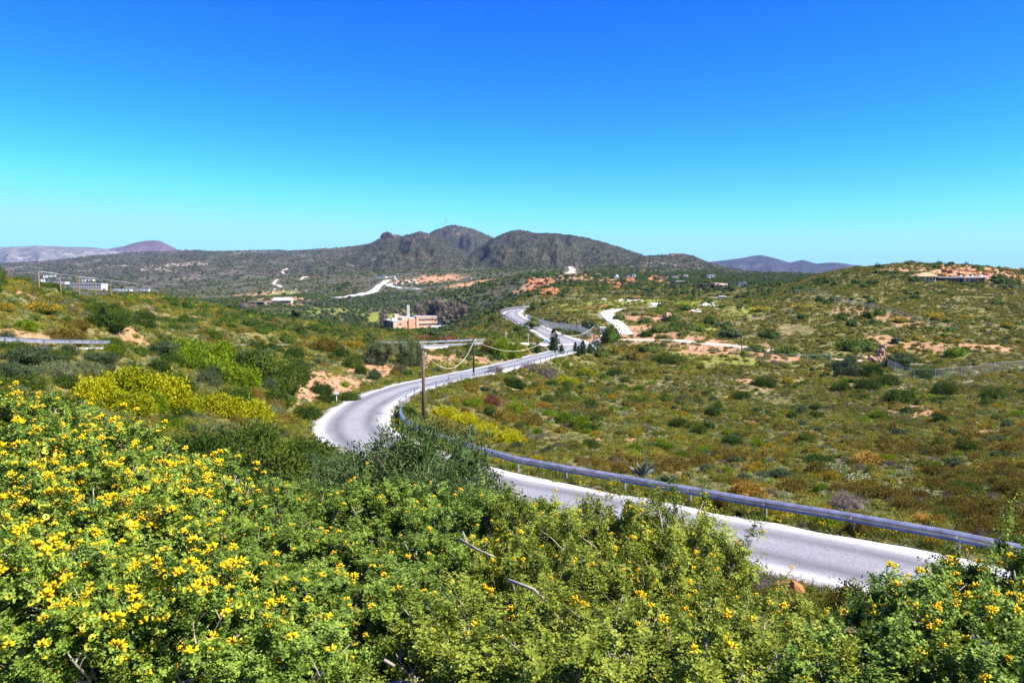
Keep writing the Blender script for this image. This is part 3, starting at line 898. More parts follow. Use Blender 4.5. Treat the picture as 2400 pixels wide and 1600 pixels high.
def gn_instances(name, pts, rot, scl, idx, meshes, label, cat):
    """one uncountable mass of plants: points carrying instances of the templates"""
    if len(pts) == 0: return
    coll = bpy.data.collections.new(name + '_templates')
    for k, me in enumerate(meshes):
        coll.objects.link(bpy.data.objects.new(f'{name}_{k:03d}', me))
    me = bpy.data.meshes.new(name)
    me.vertices.add(len(pts))
    me.vertices.foreach_set('co', np.asarray(pts, np.float32).ravel())
    for nm, typ, key, arr in (('rot', 'FLOAT_VECTOR', 'vector', rot), ('scl', 'FLOAT_VECTOR', 'vector', scl), ('idx', 'INT', 'value', idx)):
        a_ = me.attributes.new(nm, typ, 'POINT')
        a_.data.foreach_set(key, np.asarray(arr, np.int32 if typ == 'INT' else np.float32).ravel())
    o = link(name, me)
    ng = bpy.data.node_groups.new(name + '_scatter', 'GeometryNodeTree')
    ng.interface.new_socket('Geometry', in_out='INPUT', socket_type='NodeSocketGeometry')
    ng.interface.new_socket('Geometry', in_out='OUTPUT', socket_type='NodeSocketGeometry')
    N = ng.nodes
    gi, go = N.new('NodeGroupInput'), N.new('NodeGroupOutput')
    ip = N.new('GeometryNodeInstanceOnPoints')
    ci = N.new('GeometryNodeCollectionInfo')
    ci.inputs['Collection'].default_value = coll
    ci.inputs['Separate Children'].default_value = True
    ci.inputs['Reset Children'].default_value = True
    ip.inputs['Pick Instance'].default_value = True
    def na(nm, typ):
        q = N.new('GeometryNodeInputNamedAttribute'); q.data_type = typ; q.inputs['Name'].default_value = nm
        return next(s for s in q.outputs if s.enabled and s.name == 'Attribute')
    m2p = N.new('GeometryNodeMeshToPoints')
    e2r = N.new('FunctionNodeEulerToRotation')
    ng.links.new(gi.outputs[0], m2p.inputs['Mesh'])
    ng.links.new(m2p.outputs[0], ip.inputs['Points'])
    ng.links.new(ci.outputs[0], ip.inputs['Instance'])
    ng.links.new(na('idx', 'INT'), ip.inputs['Instance Index'])
    ng.links.new(na('rot', 'FLOAT_VECTOR'), e2r.inputs[0])
    ng.links.new(e2r.outputs[0], ip.inputs['Rotation'])
    ng.links.new(na('scl', 'FLOAT_VECTOR'), ip.inputs['Scale'])
    ng.links.new(ip.outputs[0], go.inputs[0])
    md = o.modifiers.new('scatter', 'NODES'); md.node_group = ng
    return tag(o, label, cat, kind='stuff')

# ------------------------------------------------------------------ ray on the finished land forms
bpy.context.view_layer.update()
DG = bpy.context.evaluated_depsgraph_get()


def land(u, v):
    a, t = ray(u, v)
    ok, loc, *_ = scene.ray_cast(DG, Vector((0, 0, 0)) + Vector((a, 1, t)) * 20, Vector((a, 1, t)).normalized())
    return loc if ok else at(u, v, 3000)


M_STEEL = simple_mat('galvanised_steel', (0.44, 0.46, 0.50), 0.34, 0.3, 2.0, 0.5, 0.45, 0.0)
M_POST = simple_mat('galvanised_post', (0.42, 0.44, 0.47), 0.5, 0.2, 4.0, 0.5, 0.6, 0.0)
M_BOLT = simple_mat('bolt_cap', (0.70, 0.71, 0.74), 0.3, 0.1, 8.0, 0.5, 0.8, 0.0)
M_POLE = simple_mat('weathered_pole_wood', (0.19, 0.12, 0.075), 0.9, 0.35, 5.0)
M_POLE_D = simple_mat('tarred_pole_wood', (0.045, 0.036, 0.03), 0.9, 0.3, 5.0)
M_CABLE = simple_mat('pale_cable', (0.62, 0.58, 0.44), 0.6, 0.1)
M_DCABLE = simple_mat('dark_cable', (0.10, 0.10, 0.10), 0.6, 0.1)
M_FENCE = simple_mat('fence_wire', (0.46, 0.49, 0.52), 0.5, 0.15, 3.0, 0.5, 0.5, 0.0)
M_RUSTPOST = simple_mat('rusty_fence_post', (0.42, 0.27, 0.14), 0.8, 0.35, 3.0)
M_WHITE = simple_mat('white_wash', (0.80, 0.79, 0.76), 0.85, 0.08, 1.2)
M_GREYROOF = simple_mat('pale_flat_roof', (0.66, 0.65, 0.66), 0.9, 0.12, 0.8)
M_PINK = simple_mat('salmon_plaster', (0.74, 0.46, 0.30), 0.85, 0.08, 0.6)
M_ORANGE = simple_mat('terracotta_plaster', (0.72, 0.32, 0.19), 0.85, 0.08, 0.6)
M_GLASS = simple_mat('dark_window_glass', (0.035, 0.04, 0.05), 0.12, 0.2, 2.0, 0.6)
M_TILE = simple_mat('orange_roof_tile', (0.62, 0.34, 0.18), 0.85, 0.2, 2.5)
M_STONE = simple_mat('pale_stone', (0.55, 0.50, 0.44), 0.9, 0.25, 3.0, 0.2, 0, 0.05)
M_CREAM = simple_mat('cream_plaster', (0.66, 0.56, 0.42), 0.85, 0.1, 1.0)
M_BROWN = simple_mat('brown_timber', (0.16, 0.08, 0.05), 0.7, 0.25, 2.0)
M_BLUE = simple_mat('blue_sign_paint', (0.05, 0.16, 0.42), 0.4, 0.1)
M_RED = simple_mat('red_paint', (0.5, 0.07, 0.05), 0.5, 0.1)
M_TYRE = simple_mat('tyre_rubber', (0.02, 0.02, 0.02), 0.8, 0.1)
M_ROCK_O = simple_mat('orange_rock', (0.50, 0.22, 0.09), 0.95, 0.4, 1.3, 0.1, 0, 0.15)
M_ROCK_P = simple_mat('pink_limestone', (0.50, 0.31, 0.19), 0.95, 0.35, 1.3, 0.1, 0, 0.15)
M_ROCK_D = simple_mat('dark_brown_rock', (0.13, 0.095, 0.085), 0.95, 0.4, 0.15, 0.1, 0, 0.5)
M_ROCK_C = simple_mat('beige_cliff', (0.42, 0.34, 0.27), 0.95, 0.4, 0.3, 0.1, 0, 0.3)
M_ROCK_W = simple_mat('white_limestone', (0.70, 0.66, 0.60), 0.95, 0.25, 1.5, 0.1, 0, 0.1)


def resample(P, step):
    P = np.asarray(P, float)
    d = np.concatenate([[0], np.cumsum(np.linalg.norm(np.diff(P[:, :2], axis=0), axis=1))])
    n = max(2, int(round(d[-1] / step)) + 1)
    s = np.linspace(0, d[-1], n)
    return np.stack([np.interp(s, d, P[:, k]) for k in range(P.shape[1])], 1)


def offset_line(line, off, y0, y1, side=1, x_rng=None):
    """line parallel to a road, off metres outside its edge"""
    tan = np.gradient(line[:, :2], axis=0); tan /= np.linalg.norm(tan, axis=1)[:, None]
    nor = np.stack([tan[:, 1], -tan[:, 0]], 1) * side
    w = (line[:, 3] + off)[:, None]
    P = np.hstack([line[:, :2] + nor * w, line[:, 2:3]])
    m = (line[:, 1] >= y0) & (line[:, 1] <= y1)
    return P[m], nor[m]


W_PROF = [(0.0, 0.415), (0.075, 0.425), (0.09, 0.445), (0.05, 0.485), (0.035, 0.53), (0.05, 0.60), (0.125, 0.645), (0.14, 0.665), (0.105, 0.705), (0.01, 0.76), (-0.06, 0.772), (-0.06, 0.755), (-0.012, 0.74), (-0.012, 0.425)]  # upper bulge exaggerated and back lip added to catch sunlight


def guardrail(label, P, road_side, step=4.0, scale=1.0):
    """W-beam on posts; road_side = +1 when the road lies to the left of the walking direction"""
    P = resample(P, step)
    zg, _ = ground(P[:, 0], P[:, 1])
    P[:, 2] = np.maximum(P[:, 2] - 0.05, zg - 0.25)
    mid = P[len(P) // 2]
    t = thing('guardrail', label, 'guardrail', tuple(mid[:3]))
    post_me = MB().box(-0.05, 0.05, -0.06, 0.06, -0.5, 0.74 * scale).mesh('post', M_POST)
    bolt_me = MB().tube([(0, -0.02, 0), (0, 0.03, 0)], 0.05, 8).mesh('bolt', M_BOLT)
    for i in range(len(P)):
        q = P[i]
        d = P[min(i + 1, len(P) - 1)] - P[max(i - 1, 0)]
        ang = math.atan2(d[1], d[0])
        n = Vector((-math.sin(ang), math.cos(ang), 0)) * road_side
        po = link('post', post_me, t, Vector(q[:3]) - mid_v(mid) - n * 0.09, (0, 0, ang))
        link('bolt', bolt_me, po, (0, 0.09 * road_side + 0.075 * road_side, 0.595 * scale))
        if i < len(P) - 1:
            a, b = Vector(q[:3]), Vector(P[i + 1][:3])
            dd = (b - a); L = dd.length
            nn = Vector((-dd.y, dd.x, 0)).normalized() * road_side
            # two sub-steps follow the curve
            vs, fs = [], []
            for k, p in enumerate((a - dd * 0.02, b + dd * 0.02)):
                for (o, z) in W_PROF:
                    vs.append(p - mid_v(mid) + nn * (o + 0.002 * (i % 2)) + Vector((0, 0, z * scale)))
            m = len(W_PROF)
            for k in range(m):
                fs.append((k, (k + 1) % m, m + (k + 1) % m, m + k))
            fs += [tuple(range(m)), tuple(range(2 * m - 1, m - 1, -1))]
            MB().add(vs, fs).build('beam', M_STEEL, t)
    return t


def mid_v(m):
    return Vector((m[0], m[1], m[2]))


P, _ = offset_line(MAIN, 0.85, -6, 72.5, 1)
guardrail('long galvanised guardrail on the inside of the near bend', P, 1, 4.0, 1.06)
P, _ = offset_line(SIDE, 0.6, 40, 76, 1)
guardrail('guardrail of the side road at the left edge of the photo', P, -1)
P, _ = offset_line(SIDE, 0.6, 140, 164, 1)
guardrail('guardrail of the side road above the orange road cutting', P, -1)
P, _ = offset_line(MAIN, 0.5, 258, 379, -1)
guardrail('guardrail round the outside of the distant road bend', P, -1, 5.0, 1.25)


# two-rail tubular barrier after the bend
def tube_barrier(label, P, step=4.2):
    P = resample(P, step)
    zg, _ = ground(P[:, 0], P[:, 1])
    P[:, 2] = np.maximum(P[:, 2] - 0.05, zg - 0.3)
    mid = mid_v(P[len(P) // 2])
    t = thing('road_barrier', label, 'barrier', mid)
    pm = MB().box(-0.06, 0.06, -0.05, 0.05, -0.5, 0.95).mesh('post', M_POST)
    for q in P:
        link('post', pm, t, Vector(q[:3]) - mid)
    for zz in (0.5, 0.88):
        for i in range(len(P) - 1):
            a, b = Vector(P[i][:3]) - mid, Vector(P[i + 1][:3]) - mid
            up = Vector((0, 0, zz))
            MB().tube([a + up, b + up], 0.05, 6).build('rail', M_STEEL, t)
    return t


P, _ = offset_line(MAIN, 0.55, 73.5, 112, 1)
tube_barrier('two-rail metal barrier on the inside of the road past the utility pole', P)
P, _ = offset_line(MAIN, 0.55, 118, 160, 1)
tube_barrier('two-rail metal barrier along the road before the junction', P)


# utility poles and their cables
def pole(label, u, v, D, vtop, r=0.14, mat=M_POLE, arms=0, box=False):
    p = at(u, v, D); p.z = gz(p.x, p.y)
    zt = ray(u, vtop)[1] * D
    t = thing('utility_pole', label, 'pole', p)
    h = zt - p.z
    MB().tube([(0, 0, -0.4), (0.01, 0, h * 0.5), (0, 0, h)], [r, r * 0.88, r * 0.75], 10).build('shaft', mat, t, True)
    MB().tube([(0, 0, h - 0.25), (0.22, 0, h - 0.22)], 0.03, 6).build('bracket', M_POST, t)
    MB().tube([(0.22, 0, h - 0.26), (0.22, 0, h - 0.12)], 0.05, 8).build('insulator', M_WHITE, t)
    for k in range(arms):
        MB().box(-0.7, 0.7, -0.05, 0.05, h - 0.35 - 0.6 * k, h - 0.25 - 0.6 * k).build('crossarm', mat, t)
    if box:
        MB().box(-0.28, -0.12, -0.12, 0.12, h * 0.5, h * 0.5 + 0.35).build('meter_box', M_WHITE, t)
    return p + Vector((0.1, 0, h - 0.15))


tops = {}
tops[1] = pole('nearest brown wooden utility pole inside the road bend', 993, 992, 70, 823, 0.17, M_POLE, 0, True)
tops[2] = pole('dark utility pole beside the barrier just past the bend', 1110, 890, 107, 795, 0.14, M_POLE_D)
tops[3] = pole('dark utility pole at the roadside before the junction', 1301, 835, 160, 775, 0.15, M_POLE_D)
tops[4] = pole('utility pole between the junction and the white booth', 1392, 803, 184, 762, 0.12, M_POLE_D)
tops[5] = pole('utility pole in front of the picket fence', 1352, 772, 216, 748, 0.13, M_POLE_D)
tops[6] = pole('brown utility pole standing at the wire fence below the track', 1738, 848, 150, 788, 0.12, M_POLE)
tops[7] = pole('utility pole with crossarm above the dirt track', 1831, 818, 166, 790, 0.10, M_POLE, 1)
tops[8] = pole('thin pale pole among the shrubs on the mound', 1609, 790, 192, 749, 0.08, M_POLE)
tops[9] = pole('left one of two poles behind the mound', 1612, 690, 430, 659, 0.22, M_POLE_D, 1)
tops[10] = pole('right one of two poles behind the mound', 1627, 694, 425, 664, 0.22, M_POLE_D, 1)
for i, (u, v, vt, where) in enumerate([(823, 714, 700, 'at the lower end of the white car park'), (727, 713, 702, 'below the farmhouse terrace'), (1046, 681, 663, 'in front of the ploughed orange terraces'), (1111, 678, 664, 'right of the ploughed orange terraces'), (1239, 679, 664, 'left of the orange rock outcrop'), (1401, 637, 622, 'below the track on the brown hill'), (865, 668, 650, 'beside the upper end of the white car park')]):
    p = land(u, v)
    t = thing('lamp_post', f'thin pale post {where}', 'post', p)
    h = (v - vt) * p.y / FPX
    MB().tube([(0, 0, -0.5), (0, 0, h)], 0.16, 6).build('shaft', M_POST, t)
    MB().box(-0.1, 0.9, -0.1, 0.1, h, h + 0.15).build('head', M_WHITE, t)


def cable(label, a, b, sag, r=0.03, mat=M_CABLE, n=18):
    m = MB()
    mid = (a + b) / 2
    pts = [a + (b - a) * (i / n) - Vector((0, 0, sag * 4 * (i / n) * (1 - i / n))) - mid for i in range(n + 1)]
    o = m.tube(pts, r, 5).build('cable', mat, None, True, mid)
    return tag(o, label, 'cable')


cable('slack pale cable hanging between the two poles at the bend', tops[1], tops[2], 2.5, 0.03)
cable('pale cable from the second pole to the pole before the junction', tops[2], tops[3], 2.6, 0.032)
cable('pale cable crossing the road to the pole by the booth', tops[3] + Vector((0, 0, .1)), tops[4], 1.6, 0.04)
cable('pale cable from the booth pole to the fence pole', tops[4], tops[5] , 1.8, 0.04)
cable('dark cable running from the junction to the pole at the wire fence', tops[4], tops[6], 1.6, 0.02, M_DCABLE)
cable('dark cable between the two poles above the dirt track', tops[6], tops[7], 0.8, 0.02, M_DCABLE)


# road signs
def sign(label, u, v, D, h, shape, w, hh, mat, rz=0.0):
    p = at(u, v, D); p.z = gz(p.x, p.y)
    t = thing('road_sign', label, 'sign', p, rz)
    MB().tube([(0, 0, -0.3), (0, 0, h)], 0.04, 6).build('post', M_WHITE, t)
    if shape == 'round':
        MB().tube([(0, -0.05, h - w * 0.5), (0, -0.09, h - w * 0.5)], w / 2, 16).build('disc', mat, t)
    else:
        MB().box(-w / 2, w / 2, -0.08, -0.05, h - hh, h).build('panel', mat, t)


sign('small white rectangular sign on the outside of the bend', 789, 944, 79, 1.25, 'rect', 0.55, 0.28, M_WHITE)
sign('round grey sign, left one of two on the side road', 1186, 797, 168, 2.4, 'round', 0.55, 0, M_POST, 0.4)
sign('round grey sign, right one of two on the side road', 1238, 803, 170, 2.4, 'round', 0.55, 0, M_POST, 0.4)
sign('blue sign panel by the conifer at the junction', 1279, 803, 172, 2.0, 'rect', 0.9, 0.6, M_BLUE, 0.2)
sign('round white sign at the inside of the distant bend', 1234, 745, 285, 2.2, 'round', 0.9, 0, M_WHITE)


# fences
def fence(name, label, pts, post_h, step, post_r, mat_post, mesh=0.0, rails=(), pickets=0.0, mat_mesh=None, brace=False):
    P = resample(np.array([tuple(p) for p in pts]), step)
    P[:, 2] = ground(P[:, 0], P[:, 1])[0]
    mid = mid_v(P[len(P) // 2])
    t = thing(name, label, 'fence', mid)
    pm = MB().tube([(0, 0, -0.3), (0, 0, post_h)], post_r, 6).mesh('post', mat_post)
    for q in P: link('post', pm, t, Vector(q[:3]) - mid)
    for i in range(len(P) - 1):
        a, b = Vector(P[i][:3]) - mid, Vector(P[i + 1][:3]) - mid
        for (z, r) in rails:
            MB().tube([a + Vector((0, 0, z)), b + Vector((0, 0, z))], r, 5).build('rail', mat_mesh or mat_post, t)
        if mesh > 0:
            m = MB(); L = (b - a).length; n = int(L / mesh)
            k = int(post_h / mesh)
            for j in range(-k, n):
                s0, z0, s1, z1 = j * mesh, 0.0, j * mesh + post_h, post_h
                if s0 < 0: z0 = -s0; s0 = 0
                if s1 > L: z1 = z0 + (L - s0) ; s1 = L
                if s1 <= s0: continue
                p0, p1 = a + (b - a) * (s0 / L) + Vector((0, 0, z0)), a + (b - a) * (s1 / L) + Vector((0, 0, z1))
                m.tube([p0, p1], 0.006, 3, False)
                q0, q1 = a + (b - a) * (1 - s0 / L) + Vector((0, 0, z0)), a + (b - a) * (1 - s1 / L) + Vector((0, 0, z1))
                m.tube([q0, q1], 0.006, 3, False)
            o = m.build('wire_mesh', mat_mesh or M_FENCE, t); o['kind'] = 'stuff'
        if pickets > 0:
            n = int((b - a).length / pickets)
            pk = MB().box(-0.05, 0.05, -0.02, 0.02, 0.05, post_h - 0.08).mesh('picket', mat_mesh or M_FENCE)
            ang = math.atan2((b - a).y, (b - a).x)
            for j in range(1, n):
                link('picket', pk, t, a + (b - a) * (j / n), (0, 0, ang))
    return t


def crest(u, d_max=260):
    """ridge top seen at photo column u"""
    for v in np.arange(640, 760, 1.0):
        q = land(u, v)
        if q.y < d_max: return q
    return land(u, 700)


RIDGE = [(-40, 620, 50), (22, 627, 53), (92, 635, 40), (143, 642, 39), (187, 648, 38), (225, 652, 32), (261, 656, 31), (293, 660, 31), (322, 665, 27), (348, 674, 22), (371, 683, 15)]
q0 = crest(187)
t = thing('wire_fence', 'fence of thin rusty posts with one top cable along the left ridge', 'fence', q0)
prev = None
for (u, vt, hpx) in RIDGE:
    q = crest(u) - q0
    Dq = q.y + q0.y
    top = max(ray(u, vt)[1] * Dq - (q.z + q0.z), 1.2)
    MB().tube([(0, 0, -0.5), (0, 0, top)], 0.075, 6).build('post', M_RUSTPOST, t, loc=q)
    now = q + Vector((0, 0, top - 0.03))
    if prev is not None: MB().tube([prev, now], 0.03, 5).build('cable', M_FENCE, t)
    prev = now
fence('picket_fence', 'grey upright-bar metal fence along the far side of the road', [at(u, v, D) for u, v, D in [(1237, 740, 292), (1262, 750, 262), (1290, 757, 242), (1320, 765, 226), (1350, 775, 212), (1384, 787, 198)]], 2.1, 3.2, 0.07, M_FENCE, rails=((0.3, 0.04), (1.9, 0.04)), pickets=0.42)
fence('wire_fence', 'wire mesh fence along the lower side of the dirt track', [at(u, v, D) for u, v, D in [(1545, 812, 168), (1640, 822, 160), (1720, 833, 153), (1800, 848, 146), (1880, 860, 142), (1945, 868, 141)]], 1.7, 4.0, 0.045, M_FENCE, 0.55, ((0.05, 0.025), (1.65, 0.025)))
fence('wire_fence', 'wire mesh fence climbing the right hillside towards the villa', [at(u, v, D) for u, v, D in [(1855, 684, 268), (1900, 690, 258), (1980, 708, 236), (2060, 733, 214), (2150, 757, 197), (2240, 780, 184)]], 1.9, 4.5, 0.05, M_FENCE, 0.6, ((1.85, 0.03),))
fence('wire_fence', 'wire mesh fence right of the ruined wall running to the right edge', [at(u, v, D) for u, v, D in [(2080, 878, 134), (2130, 896, 124), (2180, 898, 122), (2250, 890, 126), (2330, 879, 131), (2420, 868, 137)]], 1.7, 3.6, 0.032, M_FENCE, 0.55, ((1.65, 0.014),))


# ------------------------------------------------------------------ buildings
def at_land(u, v):
    p = land(u, v)
    return p


def bld(name, label, u, v, rz=0.0, cat='house'):
    p = at_land(u, v)
    PRUNE.append((p.x, p.y + 4, 9 * p.y / 540))
    return thing(name, label, cat, p, rz), p.y / FPX          # metres per photo pixel here


def boxpart(t, name, mat, x0, x1, y0, y1, z0, z1):
    return MB().box(x0, x1, y0, y1, z0, z1).build(name, mat, t)


def windows(t, mat, xs, y, z0, z1, w, depth=0.12, frame=None):
    me = MB().box(-w / 2, w / 2, -depth, 0.0, 0, z1 - z0).mesh('window', mat)
    for x in xs:
        o = link('window', me, t, (x, y, z0))
        if frame:
            MB().box(-w / 2 - 0.1, w / 2 + 0.1, -depth - 0.1, 0.05, -0.16, -0.03).build('sill', frame, o)


# the salmon two-storey block in the valley: x runs along the long front, y away from the viewer
t, k = bld('office_building', 'salmon pink two-storey block with flat roof in the valley', 922, 773, math.radians(24), 'building')
t.scale = (1.12, 1.12, 1.15); t.location.z += 0.8
boxpart(t, 'wall', M_PINK, 15.2, 32, 0, 13, -3, 7.0)
boxpart(t, 'wall', M_PINK, 0, 6, 0, 22, -3, 4.4)
boxpart(t, 'wall', M_PINK, 6, 10.2, 1.0, 14, -3, 6.6)
boxpart(t, 'wall', M_PINK, 10.2, 15.2, 0.6, 13, -3, 6.2)
boxpart(t, 'orange_panel', M_ORANGE, 6.1, 8.6, 0.6, 1.0, -3, 5.0)
boxpart(t, 'orange_panel', M_ORANGE, 10.1, 14.2, 0.2, 0.6, -3, 5.6)
boxpart(t, 'roof', M_GREYROOF, 15.0, 32.2, -0.2, 13.2, 7.0, 7.35)
boxpart(t, 'roof', M_GREYROOF, -0.25, 6.0, -0.2, 22.2, 4.4, 4.75)
boxpart(t, 'roof', M_GREYROOF, 5.9, 10.3, 0.9, 14.1, 6.6, 6.9)
boxpart(t, 'roof', M_GREYROOF, 10.3, 15.0, 0.5, 13.1, 6.2, 6.45)
windows(t, M_GLASS, [17.6 + 2.05 * i for i in range(6)], -0.003, 4.9, 5.7, 1.85, 0.12, M_PINK)
windows(t, M_GLASS, [17.6 + 2.05 * i for i in range(6)], -0.003, 1.9, 2.7, 1.85, 0.12, M_PINK)
windows(t, M_GLASS, [17.6 + 2.05 * i for i in range(5)], -0.003, -0.9, -0.2, 1.85, 0.12, M_PINK)
windows(t, M_GLASS, [4.2, 5.2], -0.003, 2.3, 3.1, 0.8); windows(t, M_GLASS, [4.2, 5.2], -0.003, -0.6, 0.2, 0.8)
windows(t, M_GLASS, [2.8], -0.003, 2.2, 2.8, 0.4); windows(t, M_GLASS, [14.7], 0.59, 2.4, 3.0, 0.5); windows(t, M_GLASS, [9.4], 0.99, 3.3, 3.9, 0.6)
for j in range(3):                                          # dark slabs stand in for shade inside the open loggia, left end wall
    boxpart(t, 'loggia_shade_panel', M_GLASS, -0.1, -0.003, 1.2 + j * 6.8, 7.2 + j * 6.8, 0.2, 4.0)
boxpart(t, 'plant_room', M_PINK, 3.2, 6.0, 8, 13, 4.75, 8.4)
boxpart(t, 'roof_unit', M_BROWN, 18, 20, 5, 7, 7.35, 8.5); boxpart(t, 'roof_unit', M_BROWN, 21, 23.5, 5, 7, 7.35, 8.7)
boxpart(t, 'roof_unit', M_WHITE, 0.8, 2.4, 5, 7, 4.75, 6.2)
m = MB()
for dx, dy in ((0, 0), (1.1, 0), (0, 1.1), (1.1, 1.1)): m.tube([(10.6 + dx, 4 + dy, 6.4), (10.6 + dx, 4 + dy, 14)], 0.13, 5)
for z in range(8): m.tube([(10.6, 4, 6.6 + z), (11.7, 4, 7.5 + z)], 0.07, 4); m.tube([(11.7, 5.1, 6.6 + z), (10.6, 5.1, 7.5 + z)], 0.07, 4)
m.build('lattice_mast', M_WHITE, t)
# white car park beside it
p0 = at_land(1040, 765)
lot = MB().prism([(-8, -4), (16, -6), (24, 3), (2, 9), (-8, 6)], -0.6, 0.25).build('car_park', M_WHITE, None, False, p0)
tag(lot, 'white paved yard right of the salmon block', 'car park', kind='structure')
PRUNE.append((p0.x + 6, p0.y, 18))


def car(label, p, rz, paint):
    t = thing('parked_car', label, 'car', p, rz)
    MB().prism([(-2.1, -0.85), (2.1, -0.85), (2.1, 0.85), (-2.1, 0.85)], 0.35, 0.9).build('body', paint, t)
    MB().add([(-1.6, -0.8, 0.9), (1.1, -0.8, 0.9), (1.1, 0.8, 0.9), (-1.6, 0.8, 0.9), (-1.2, -0.65, 1.45), (0.5, -0.65, 1.45), (0.5, 0.65, 1.45), (-1.2, 0.65, 1.45)],
             [(4, 5, 6, 7), (0, 1, 5, 4), (1, 2, 6, 5), (2, 3, 7, 6), (3, 0, 4, 7)]).build('cabin', M_GLASS, t)
    MB().box(-1.2, 0.5, -0.66, 0.66, 1.45, 1.49).build('roof', paint, t)
    wm = MB().tube([(0, -0.1, 0), (0, 0.1, 0)], 0.33, 12).mesh('wheel', M_TYRE)
    for sx in (-1.3, 1.3):
        for sy in (-0.82, 0.82): link('wheel', wm, t, (sx, sy, 0.33))


M_CARW = simple_mat('white_car_paint', (0.8, 0.8, 0.8), 0.25, 0.03, 1, 0.6)
M_CARB = simple_mat('blue_car_paint', (0.08, 0.22, 0.5), 0.25, 0.05, 1, 0.6)
M_CARD = simple_mat('dark_car_paint', (0.05, 0.05, 0.07), 0.25, 0.05, 1, 0.6)
car('pale blue car parked on the white yard by the salmon block', p0 + Vector((4, 5.2, 0.28)), 0.2, M_CARB)
car('white car parked on the white yard by the salmon block', p0 + Vector((9.5, 4.6, 0.28)), 0.3, M_CARW)
car('dark car parked nearest the salmon block', p0 + Vector((-3, 3.6, 0.28)), 0.3, M_CARD)

# farmhouse on its terrace, left of the olive grove
t, k = bld('farmhouse', 'cream farmhouse with pale gabled roof left of the olive grove', 660, 711, math.radians(-8))
boxpart(t, 'wall', M_CREAM, -8.5, 8, 0, 9, -2, 3.2)
MB().add([(-9.2, -1.4, 3.1), (8.6, -1.4, 3.1), (8.6, 4.5, 5.6), (-9.2, 4.5, 5.6), (-9.2, 10.2, 3.1), (8.6, 10.2, 3.1)], [(0, 1, 2, 3), (3, 2, 5, 4), (0, 3, 4), (1, 5, 2), (0, 4, 5, 1)]).build('roof', simple_mat('pale_tile_roof', (0.70, 0.60, 0.52), 0.9, 0.15, 2), t)
MB().box(-8.9, -0.5, -3.6, -1.42, 2.7, 2.95).build('porch_roof', M_WHITE, t)
for x in (-8.6, -6, -3.4, -0.8): MB().tube([(x, -3.4, -1.5), (x, -3.4, 2.7)], 0.15, 6).build('porch_post', M_CREAM, t)
windows(t, M_GLASS, [-6.8, -4.2, -1.6, 1.8, 4.0, 6.2], -0.003, 0.8, 2.2, 1.1)
boxpart(t, 'terrace_wall', M_STONE, -14, 10, -4.6, -4.1, -3, -0.6)
t, k = bld('garage', 'low open-fronted garage left of the farmhouse', 600, 714, math.radians(-6))
boxpart(t, 'wall', M_ROCK_P, -8, 8.5, 1.2, 5, -2, 2.6)
boxpart(t, 'pier', M_ROCK_P, -8, -6.5, 0, 1.2, -2, 2.6); boxpart(t, 'pier', M_ROCK_P, -1.2, 0.2, 0, 1.2, -2, 2.6); boxpart(t, 'pier', M_ROCK_P, 7, 8.5, 0, 1.2, -2, 2.6)
boxpart(t, 'garage_shade_panel', M_GLASS, -6.5, -1.2, 1.1, 1.19, -1, 2.2); boxpart(t, 'garage_shade_panel', M_GLASS, 0.2, 7, 1.1, 1.19, -1, 2.2)  # dark sheets stand in for the shaded garage interior
boxpart(t, 'roof', M_STONE, -8.2, 8.7, -0.2, 5.2, 2.6, 2.9)

# white guard booth at the junction
p = at(1416, 792, 187); p.z = gz(p.x, p.y)
PRUNE.append((p.x, p.y, 2.6))
t = thing('guard_booth', 'white two-step guard booth beside the white path', 'booth', p, math.radians(-12))
boxpart(t, 'wall', M_WHITE, -0.95, 0.35, -0.2, 1.2, -0.5, 3.2)
boxpart(t, 'roof', M_WHITE, -1.1, 0.9, -0.4, 1.4, 3.2, 3.36)
boxpart(t, 'window', M_BLUE, -0.62, -0.22, -0.24, -0.203, 1.9, 2.7)
boxpart(t, 'low_wall', M_WHITE, -1.0, 1.35, -1.5, -0.205, -0.5, 1.35)

# long villa and tiled house on the right hill
t, k = bld('villa', 'long single-storey villa with flat white roof on the right hill', 2258, 663, math.radians(-4))
W = 115 * k; H = 12.5 * k
boxpart(t, 'wall', M_CREAM, 0.02 * W, 0.36 * W, 0.6, 7, -1, H)
boxpart(t, 'wall', M_BROWN, -0.48 * W, 0.02 * W, 2.0, 7, -1, H)
boxpart(t, 'wall', M_BROWN, 0.36 * W, 0.46 * W, 1.6, 7, -1, H)
boxpart(t, 'roof', M_WHITE, 0.0, 0.47 * W, -0.9, 7.5, H, H + 0.42)
boxpart(t, 'roof', simple_mat('grey_wing_roof', (0.42, 0.42, 0.44), 0.8, 0.1), -0.50 * W, 0.0, -0.9, 7.5, H - 0.1, H + 0.28)  # left wing roof in plain grey, darker than the white one
boxpart(t, 'wall_panel', M_RED, 0.075 * W, 0.11 * W, 0.5, 0.598, -0.8, H - 0.2); boxpart(t, 'wall_panel', M_RED, 0.255 * W, 0.285 * W, 0.5, 0.598, -0.8, H - 0.2)
windows(t, M_GLASS, [0.16 * W, 0.2 * W, 0.33 * W, 0.225 * W], 0.59, 0.3, H - 0.4, 0.034 * W)
windows(t, M_RED, [-0.1 * W], 1.99, 0.0, H - 0.4, 0.08 * W); windows(t, M_GLASS, [-0.2 * W, -0.3 * W, -0.02 * W], 1.99, 0.0, H - 0.5, 0.07 * W)
for x in (0.025, 0.25, 0.44): boxpart(t, 'chimney', M_WHITE, x * W - 0.25, x * W + 0.25, 3, 3.5, H + 0.42, H + 1.1)
boxpart(t, 'garden_wall', M_STONE, -0.3 * W, -0.05 * W, -4.2, -3.8, -2.2, -0.6)
